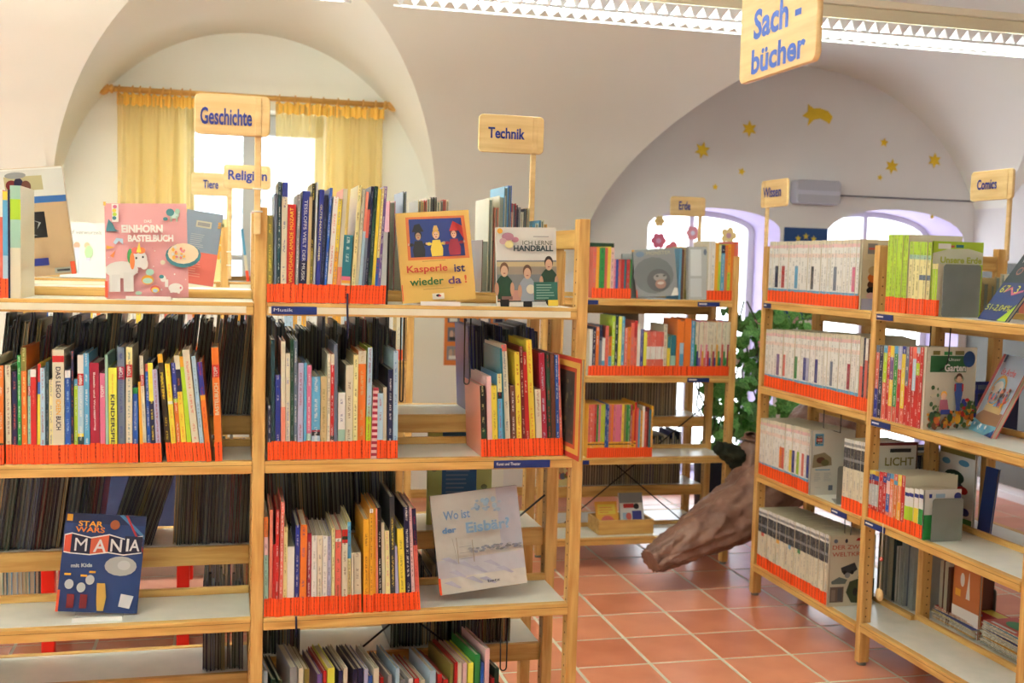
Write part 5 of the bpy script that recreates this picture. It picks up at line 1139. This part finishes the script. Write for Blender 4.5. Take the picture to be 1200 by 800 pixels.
its += speckle(26,.62,.15,1.0,.42,[(.16,.36,.16),(.30,.48,.20),'amber','red','royal'],.02,.05,8)+speckle(20,.0,.2,.25,.6,[(.20,.40,.18),(.36,.50,.24),'cream'],.015,.04,9)+[('p',[(.90,.3),(.96,.3),(.94,.56),(.92,.56)],'royal')]
its += [('c',.56,.65,.065,.05,(.36,.20,.12)),('c',.56,.625,.05,.04,(.88,.68,.54)),('p',[(.49,.58),(.63,.58),(.64,.46),(.60,.30),(.52,.30),(.48,.46)],(.16,.30,.62)),('r',.47,.48,.50,.57,'red'),('r',.62,.48,.65,.57,'red'),('r',.52,.24,.60,.31,(.16,.30,.62)),('c',.27,.44,.06,.045,'amber'),('c',.27,.42,.05,.04,(.90,.72,.60)),('p',[(.20,.38),(.34,.38),(.38,.24),(.18,.24)],(.72,.36,.46)),('r',.22,.2,.40,.26,'royal')]
r_cover(1079, 494.5, .985, .205, 406, (.88,.86,.78), its, [('Unser', .44,.865,.24,.035,'white',.01),('Garten', .46,.765,.42,.09,'white',.03)], 'garden picture cover titled Unser Garten with two children, second shelf', .014)
cs3 = [[(0,'yellow'),(.08,'blue'),(.2,'red'),(.28,'silver'),(.72,'red')],[(0,'yellow'),(.08,'royal'),(.2,'red'),(.28,'silver'),(.72,'red')],[(0,'amber'),(.1,'blue'),(.2,'red'),(.28,'silver'),(.72,'red')],'red',[(0,'red'),(.08,'royal'),(.2,'red')],[(0,'blue'),(.15,'palepink'),(.4,'blue'),(.75,'coral')],[(0,'skyblue'),(.1,'orange'),(.3,'salmon')],[(0,'coral'),(.12,'skyblue'),(.2,'orange')],[(0,'yellow'),(.2,'orange'),(.5,'amber')],'red']
r_spines([(1014+k*4.4, 4.3, 549+.7*k, c) for k, c in enumerate(cs3)], .592, 608, 620, 'in red row, third right shelf', 'red and orange books on the third right shelf', .22, .035, 'white')
r_spines([(1058+k*5.4, 5.2, 570+.6*k, [(0,'white'),(.1,'royal'),(.18,'white'),(.4,c),(.6,c)]) for k, c in enumerate(['lime','lime','yellow','green'])], .592, 621, 626, 'beside olive-grey bookend', 'small white books on the third right shelf', .15, .05, None)
r_cover(1080, 627.5, .592, .15, 573, 'white', [('r',0,0,1,.5,'green'),('c',.9,.86,.10,.08,'royal'),('r',.12,.84,.2,.92,'royal'),('r',.3,.84,.55,.92,'paleblue')], [], 'small white and green cover behind the bookend, third shelf', .005)
p = onX(1084, 628, XS); bookend(T((XS+.014, p.y-.014, .5925)), .125, .155, 'olive-grey metal bookend at the end of the third right row')
# books leaning with their covers to the aisle
p = onX(1146, 364, 2.50)
flat_book(T((p.x, p.y, 1.3935)) @ RZ(-math.pi/2-.25) @ RX(-.58), .22, .275, .012, (.18,.24,.48), [('r',0,.55,1,1,(.18,.26,.30)),('r',0,.2,1,.55,(.20,.28,.52)),('p',[(.7,0),(1,0),(1,.25),(.85,.12)],'lime'),('p',[(.8,1),(1,1),(1,.9)],'lime'),('c',.3,.72,.10,.06,(.75,.45,.40)),('c',.3,.72,.07,.04,(.30,.34,.36)),('p',[(.3,.40),(.45,.45),(.6,.36),(.9,.42),(.9,.45),(.6,.40),(.45,.49),(.3,.43)],'pink')],
  [('Wie viel', .45,.88,.60,.08,'white',.0),('67 · 3', .42,.45,.62,.11,'lemon',.0),('51-2,04%', .48,.17,.85,.10,'lemon',.0)], 'dark blue book with yellow handwritten numbers, leaning on the top right shelf', 'books leaning in the near right bay')
p = onZ(1137, 501, .986); p.x -= .02
its = [('r',0,0,1,1,(.72,.80,.90)),('r',0,0,.10,1,(.86,.26,.26)),('r',.10,0,.13,1,(.90,.90,.92)),('c',.42,.55,.24,.20,'amber'),('c',.42,.54,.21,.17,(.50,.75,.85)),('c',.42,.53,.18,.14,(.92,.88,.84)),('p',[(.13,.18),(.30,.28),(1,.30),(1,.12),(.5,.10),(.2,.12)],(.62,.44,.32)),('p',[(.13,.16),(.5,.12),(1,.14),(1,0),(.13,0)],(.45,.72,.82)),('r',.30,.28,.9,.36,(.80,.68,.45)),('p',[(.75,0),(1,0),(1,.10)],(.15,.30,.60)),('r',.14,.90,.22,1,(.15,.25,.50))]
its += speckle(40,.25,.34,.98,.62,['amber','salmon','brown','tan','coral','skyblue','violet'],.02,.045,3)+speckle(14,.15,.02,.9,.14,['white','skyblue'],.03,.06,4)
flat_book(T((p.x, p.y, .9865)) @ RZ(-math.pi/2-.30) @ RX(-.42), .25, .30, .018, (.86,.26,.26), its, [('die Arche', .66,.78,.50,.09,(.85,.30,.36),.02)], 'red-backed ark picture book leaning on the second right shelf', 'books leaning in the near right bay')
# far side of the right-hand shelf
fore_row(.55, .80, .312, .161, .27, .31, 'behind lowest right shelf', 'books on the far side of the right shelf', 0, .2, RU, .014, .026, cols=['darkteal','violet','navy','white','cream','silver','tan','slate'])
fore_row(.97, 1.03, .312, .173, .22, .26, 'above left magazine pile', 'books on the far side of the right shelf', 0, .2, RU, .012, .018, cols=['navy','cream','brown'])
flat_book(RU @ T((1.05, .33, .173)), .16, .27, .012, (.80,.42,.18), [('c',.35,.75,.08,.1,'white'),('r',.1,.5,.3,.6,'amber'),('p',[(.5,.5),(.6,.9),(.65,.5)],'white')]+[('r',0,0,1,.35,'white'),('r',.2,.12,.7,.18,'coral')], [], 'orange and white cover behind the magazine piles', 'books leaning in the near right bay')
fore_row(1.10, 1.33, .312, 1.371, .15, .18, 'right of lime books', 'books on the far side of the right shelf', 0, .2, RU, .022, .034, cols=['cream','tan','salmon','cream'])
row_stuff(.56, .89, .312, .551, .24, .26, 'dark row of books behind the grey and white books', RU, .2, .008, .018, ['navy','darkteal','slate','tan','white'], 5)
row_stuff(.97, 1.12, .312, .931, .16, .20, 'dark blue books behind the garden picture cover', RU, .2, .010, .018, ['navy','royal','slate'], 6)
r_cover(1013.5, 601, .583, .21, 517, 'white', [('r',0,.62,1,.95,(.86,.86,.82)),('r',0,.96,1,1,'darkred'),('r',.42,.87,.86,.92,'black'),('r',.05,.1,.95,.55,(.80,.80,.72)),('c',.6,.3,.2,.1,'amber'),('r',.97,.0,1,1,'brown')], [('LICHT', .62,.75,.60,.11,'olive',.02)], 'white cover lettered LICHT behind the red row, third shelf', .012)
flat_book(RU @ T((.90, .345, .562)), .22, .31, .012, 'white', [('r',0,.90,1,1,'olive'),('c',.2,.80,.12,.04,'skyblue'),('c',.7,.82,.15,.04,'skyblue'),('c',.45,.62,.28,.09,(.12,.28,.22)),('c',.40,.50,.34,.08,(.14,.24,.34)),('c',.7,.48,.15,.05,'red'),('c',.25,.28,.12,.05,'royal'),('c',.6,.30,.16,.06,'slate'),('c',.6,.30,.08,.03,'red'),('c',.80,.22,.12,.05,'royal'),('r',0,.05,1,.14,'green')], [], 'white cover with clouds and dark green creature, far side of the third shelf', 'books leaning in the near right bay')
flat_book(RU @ T((1.13, .36, .561)) @ RX(-.1), .07, .26, .01, (.12,.22,.50), [], [], 'plain dark blue folder beside the cloud cover', 'books leaning in the near right bay')
# magazines
MC = ['white','royal','red','paleyellow','navy','white','green','cream','coral','skyblue','amber','white','darkred','silver']
def magazine(mw, w, d, c, label, group, art=None):
    e = empty('magazine', mw, label, 'magazine', group)
    n = 6; v = []; f = []; th = .0042
    for j, zz in enumerate((0, th)):
        for i in range(n+1):
            x = w*i/n; sag = -.004*(i/n)**2
            v += [(x, 0, zz+sag), (x, d, zz+sag)]
    m = 2*(n+1)
    for i in range(n):
        a = 2*i; f += [(a, a+1, a+3, a+2), (m+a, m+a+2, m+a+3, m+a+1), (a, a+2, m+a+2, m+a), (a+1, m+a+1, m+a+3, a+3)]
    f += [(0, m, m+1, 1), (2*n, 2*n+1, m+2*n+1, m+2*n)]
    obj('pages', pydata('pages', v, f), PAGES, e)
    o = obj('cover', boxes_mesh('cover', [(0, 0, 0, w, d, .0006)]), colmat(c), e, T((0, 0, th)) @ RY(.012))
    if art: obj('cover_picture', art_mesh(art, w, d), ART, e, T((0, 0, th+.001)) @ RY(.012) @ Matrix(((1,0,0,0),(0,0,1,0),(0,-1,0,0),(0,0,0,1))))
    return e
rm = random.Random(12)
for pile, (lx, n, zz, nm) in enumerate([(.945, 9, .1725, 'left pile'), (1.25, 16, .1725, 'right pile')]):
    z = zz+.0055
    for k in range(n):
        x0_ = lx+rm.uniform(-.012, .012)
        c = rm.choice(MC)
        magazine(RU @ T((x0_, .315+rm.uniform(.0, .012), z)) @ RZ(rm.uniform(-.05, .05)), .26, .20, c,
                 '%s magazine, %s from bottom in %s, lowest right shelf' % (cname(c), ordinal(k+1), nm), 'magazines in two piles',
                 [('r',.05,.7,.95,.95,rm.choice(['red','yellow','white','royal'])),('c',.4,.4,.25,.2,rm.choice(['skyblue','green','amber','navy'])),('r',.1,.05,.6,.12,rm.choice(['white','yellow','black']))] if k > n-3 else None)
        z += .0058
for k in range(3):
    p = onZ(1160, 628, .565); magazine(RU @ T((1.42+.02*k, .33+.01*k, .567+.0055+.006*k)) @ RZ(.08*k-.08), .21, .2, ['palepink','white','coral'][k], '%s magazine, %s in the small heap behind the third shelf' % (['pale pink','white','coral'][k], ordinal(k+1)), 'magazines behind the third shelf')
bookend(RU @ T((.95, .52, .1735)), .11, .14, 'dark grey bookend behind the left magazine pile')
# wooden disc on a string
p = onX(1035, 612, XS-.014); q = onX(1032, 696, XS-.014)
e = empty('hanging_tag', T((XS-.014, p.y, p.z-.004)), 'wooden disc with red bead hanging on a string from the right shelf', 'pendant')
dz = q.z-p.z
obj('string', tube_mesh('string', [(0,0,0),(.001,.001,dz*.5),(0,.0,dz+.01)], .0014, 6), STRIP, e)
obj('bead', lathe_mesh('bead', [(.002,-.008),(.008,-.004),(.008,.004),(.002,.008)], 10), colmat('coral'), e, T((0,0,dz*.5)))
obj('disc', lathe_mesh('disc', [(.004,-.003),(.023,-.003),(.024,0),(.023,.003),(.004,.003)], 20, 'X'), PALEWOOD, e, T((0,0,dz)))
# wire book stops hanging under the shelves
def wire(pts, label, r=.0022):
    c = Vector((sum(p[0] for p in pts)/len(pts), sum(p[1] for p in pts)/len(pts), max(p[2] for p in pts)))
    o = obj('wire_book_stop', tube_mesh('wire_book_stop', [Vector(p)-c for p in pts], r, 6), BLACKM, None, T(c)); tag(o, label, 'book stop', 'black wire book stops'); return o
def loopY(px0, px1, ytop, ybot, Y, label):
    a = onY(px0, ytop, Y); b_ = onY(px1, ytop, Y); z0 = onY(px0, ybot, Y).z; w = b_.x-a.x; xc = (a.x+b_.x)/2
    pts = [(a.x, Y, a.z)]+[(xc-w/2*math.cos(t)*.9, Y-.004, z0+w/2-w/2*math.sin(t)) for t in [math.pi*k/8 for k in range(9)]]+[(b_.x, Y, b_.z)]
    wire(pts, label)
loopY(545, 552, 368, 450, YN+.10, 'black wire loop hanging under the top shelf, left of the art books')
loopY(587, 595, 724, 785, YN+.06, 'black wire loop hanging under the third shelf near the right post')
loopY(470, 474, 368, 470, YN+.14, 'black wire at the end of the row under the top shelf')
a = onX(1091, 386, XS+.06); b_ = onX(1114, 388, XS+.06); z0 = onX(1100, 434, XS+.06).z; w = a.y-b_.y
wire([(XS+.06, a.y, 1.369)]+[(XS+.058, (a.y+b_.y)/2+w/2*math.cos(t), z0+w/2-w/2*math.sin(t)) for t in [math.pi*k/8 for k in range(9)]]+[(XS+.06, b_.y, 1.369)], 'black wire loop in front of the garden picture book')
a = onX(966, 478, XS+.1); b_ = onX(986, 482, XS+.1)
wire([(XS+.1, a.y, .974), (XS+.1, a.y, .86), (XS+.1, b_.y, .86), (XS+.1, b_.y, .974)], 'black wire stop above the emblem cover on the third right shelf')
a = onX(990, 600, XS+.1)
wire([(XS+.1, a.y, .56), (XS+.1, a.y-.01, .40), (XS+.1, a.y-.05, .39), (XS+.1, a.y-.06, .56)], 'black wire loop in front of the war book cover')
p = onY(403, 372, YN-.007); o = obj('ribbon_bookmark', tube_mesh('ribbon_bookmark', [(0,0,.04),(0,-.003,.0),(.002,-.002,-.05),(.004,0,-.085)], .003, 6), colmat('navy'), None, T((onY(407,358,YN-.01).x, YN-.010, 1.405))); tag(o, 'dark blue bookmark ribbon hanging from the teal book', 'bookmark', 'bookmark ribbons')
o = obj('ribbon_bookmark', tube_mesh('ribbon_bookmark', [(0,0,.015),(0,-.003,.0),(.001,-.002,-.03),(.0,0,-.045)], .003, 6), colmat('navy'), None, T((onY(347,725,YN-.01).x, YN-.010, .52))); tag(o, 'dark blue bookmark ribbon hanging from the third shelf', 'bookmark', 'bookmark ribbons')

# ================================================================== red picture book trough behind the nearest shelf
YT = 4.25
xa = onY(48, 690, YT).x; xb = onY(207, 680, YT).x; xc = onY(296, 680, YT).x
e = empty('picture_book_trough', T((0, YT, 0)), 'red framed picture book trough behind the left bay', 'book trough')
for x in (xa, xb): box('post', x, 0, .0, x+.045, .045, .66, REDM, e, .003); box('post', x, .42, .0, x+.045, .465, .66, REDM, e, .003)
box('front_rail', xa, 0, .14, xb+.045, .02, .20, REDM, e, .003)
NAVYM = noise_mat('navy_panel', lin((.22,.26,.42)), lin((.26,.30,.46)), (1,1,1), 5, 3, .5, 0)
box('back_panel', xa-.35, .44, .30, xc+.1, .455, .66, NAVYM, e, .002); box('base_panel', xa-.35, .02, .20, xc+.1, .44, .215, colmat((.80,.52,.44)), e, .002)
row_stuff(onY(241, 680, YT).x, xc+.02, YT+.05, .2155, .26, .34, 'dark row of picture books inside the red trough, right', None, .2, .008, .016, ['darkteal','navy','olive','slate','coral','palepink'])
row_stuff(xa-.28, xa-.02, YT+.05, .2155, .26, .36, 'pale blue row of picture books inside the red trough, left', None, .2, .010, .02, ['paleblue','skyblue','tan','darkteal','mint'])

# ================================================================== brown paper tree, ivy and pot
from mathutils import noise as mn
PAPER = noise_mat('brown_kraft_paper', lin((.44,.31,.26)), lin((.55,.42,.36)), (1,1,1), 9, 8, .42, 1.0)
def crumpled(name, pts, rad, n=40, m=110, amp=.045, squash=.8, seed=0):
    P = [Vector(p) for p in pts]; v = []; f = []
    def cr(t):
        s = t*(len(P)-1); i = min(int(s), len(P)-2); u = s-i
        p0 = P[max(i-1, 0)]; p1 = P[i]; p2 = P[i+1]; p3 = P[min(i+2, len(P)-1)]
        pos = .5*((2*p1)+(-p0+p2)*u+(2*p0-5*p1+4*p2-p3)*u*u+(-p0+3*p1-3*p2+p3)*u**3)
        r0 = rad[i]+(rad[i+1]-rad[i])*u; return pos, r0
    for j in range(m+1):
        t = j/m; p, r0 = cr(t); q, _ = cr(min(1, t+.01)); o, _ = cr(max(0, t-.01)); d = (q-o).normalized()
        u = d.cross(Vector((0, 0, 1))).normalized(); w = u.cross(d)
        for k in range(n):
            a = 2*math.pi*k/n; dirv = u*math.cos(a)+w*math.sin(a)*squash
            s = Vector((math.cos(a)*1.3, math.sin(a)*1.3, t*5+seed))
            nn = mn.ridged_multi_fractal(s*1.7, .9, 2.2, 4, 1.0, 2.0)-1.0
            nn2 = mn.noise(Vector((math.cos(a)*2.4+seed, math.sin(a)*2.4, t*14)))
            nn3 = mn.ridged_multi_fractal(Vector((math.cos(a)*3.0+seed, math.sin(a)*3.0, t*22)), 1.0, 2.1, 3, 1.0, 2.0)-1.0
            v.append(p+dirv*(r0*(1+.12*nn2)+amp*(nn*.33)+amp*.16*nn3))
    for j in range(m):
        for k in range(n): f.append((j*n+k, j*n+(k+1) % n, (j+1)*n+(k+1) % n, (j+1)*n+k))
    f.append(tuple(range(n-1, -1, -1)))
    me = pydata(name, v, f, True); me.polygons[len(me.polygons)-1].use_smooth = False
    return me
tree = empty('paper_tree', T((2.6, 5.4, 0)), 'crumpled brown paper tree with thick root sprawling on the tiles', 'paper tree')
def toT(pts): return [Vector(p)-Vector((2.6, 5.4, 0)) for p in pts]
c1 = onY(763, 658, 4.92); c2 = onY(815, 628, 4.98); c3 = onY(872, 594, 5.06)
root = [c1+Vector((-.005, 0, .0)), c2, c3, Vector((2.80, 5.16, .55)), Vector((3.08, 5.34, .76)), Vector((3.25, 5.45, 1.15))]
obj('root', crumpled('root', toT(root), [.062, .125, .178, .19, .17, .12], 80, 240, .05), PAPER, tree)
c4 = onY(878, 540, 5.15)
obj('torn_flap', crumpled('torn_flap', toT([c4+Vector((-.10, 0, -.12)), c4+Vector((-.02, .0, -.02)), c4+Vector((.02, .02, .10)), c4+Vector((.0, 0, .14))]), [.05,.07,.05,.02], 24, 40, .05, .5, 9), PAPER, tree)
MOSS = noise_mat('dark_moss', lin((.07,.09,.05)), lin((.14,.16,.08)), (1,1,1), 22, 6, .8, .8)
c5 = onY(860, 534, 5.18)
obj('mossy_knot', crumpled('mossy_knot', toT([c5+Vector((-.10,0,.05)), c5+Vector((0,0,.0)), c5+Vector((.07,.02,-.09))]), [.03,.065,.04], 24, 30, .05, .8, 2), MOSS, tree)
pot = empty('plant_pot', T((2.70, 5.90, 0)), 'dark navy plant pot behind the shelf post', 'plant pot')
obj('pot', lathe_mesh('pot', [(.08,0),(.10,.02),(.115,.36),(.12,.50),(.105,.50),(.10,.40),(.02,.38)], 24), new_mat('navy_pot', lin((.08,.10,.18)), .4)[0], pot)
LEAF = noise_mat('ivy_leaf', lin((.20,.50,.20)), lin((.52,.76,.42)), (1,1,1), 9, 4, .4, .1)
ln, N, L, b = None, LEAF.node_tree.nodes, LEAF.node_tree.links, LEAF.node_tree.nodes['Principled BSDF']
hs = N.new('ShaderNodeHueSaturation'); oi = N.new('ShaderNodeObjectInfo'); mr = N.new('ShaderNodeMapRange'); mr.inputs[3].default_value = .55; mr.inputs[4].default_value = 1.35
L.new(oi.outputs['Random'], mr.inputs[0]); L.new(mr.outputs[0], hs.inputs['Value'])
src = b.inputs['Base Color'].links[0].from_socket; L.new(src, hs.inputs['Color']); L.new(hs.outputs[0], b.inputs['Base Color'])
lp = [(0,-.5),(.28,-.42),(.5,-.12),(.30,.02),(.34,.26),(.10,.26),(0,.6),(-.10,.26),(-.34,.26),(-.30,.02),(-.5,-.12),(-.28,-.42)]
v = [(0,0,.06)]+[(x, y, -.05*abs(x)*2-.06*max(0, y)) for x, y in lp]; f = [(0, 1+i, 1+(i+1) % 12) for i in range(12)]
leafm = pydata('leaf', v, f, True); leafm.materials.append(LEAF)
fl = []; ff = []
for k in range(5):
    a = 2*math.pi*k/5; n0 = len(fl); fl += [(0,0,0),(.45*math.cos(a-.5),.45*math.sin(a-.5),.12),(.6*math.cos(a),.6*math.sin(a),.2),(.45*math.cos(a+.5),.45*math.sin(a+.5),.12)]; ff.append((n0,n0+1,n0+2,n0+3))
flm = pydata('blossom', fl, ff); flm.materials.append(colmat((.92,.62,.68)))
ivy = empty('ivy_plant', T((2.75, 5.9, 0)), 'tall leafy green ivy with a few pink blossoms between the two shelves', 'plant')
rl = random.Random(21)
stems = []
for k in range(9):
    x = 2.62+.055*k+rl.uniform(-.03, .03); pts = [(x-2.75+.06*math.sin(z*4+k), rl.uniform(-.05, .08)+.03*math.sin(z*6+k*2), z) for z in [.55+.1*i for i in range(int(rl.uniform(6, 10)))]]
    stems.append(pts); obj('stem', tube_mesh('stem', pts, .005, 5), colmat((.25,.34,.14)), ivy)
cnt = 0
def leaf(px, py, Y, s, m=None):
    p = onY(px, py, Y); o = obj('leaf' if m is None else 'blossom', m or leafm, None, ivy)
    q = Matrix.LocRotScale(Vector((p.x-2.75, p.y-5.9, p.z)), (RZ(rl.uniform(-1.2, 1.2)) @ RX(math.pi/2+rl.uniform(-.9, .7)) @ RZ(rl.uniform(-3, 3))).to_quaternion(), Vector((s, s, s)))
    o.matrix_basis = q
for k in range(250):
    t = rl.random(); y = 365+170*t**.9; wl = 848 if y < 420 else 826; 
    if y < 400: wl = 868-(400-y)*.1
    x = rl.uniform(wl, 905); leaf(x, y, rl.uniform(5.75, 6.1), rl.uniform(.065, .10))
for k in range(28): leaf(rl.uniform(903, 955), rl.uniform(362, 384), rl.uniform(5.8, 6.0), rl.uniform(.07, .11))
for k in range(16): leaf(rl.uniform(900, 950), rl.uniform(462, 488), rl.uniform(5.7, 5.9), rl.uniform(.07, .11))
for k in range(8): leaf(rl.uniform(832, 862), rl.uniform(352, 372), 5.9, .05)
for x, y in ((886,378),(931,374),(892,402),(849,402),(862,425)): leaf(x, y, 5.72, .05, flm)
bpy.context.view_layer.update()
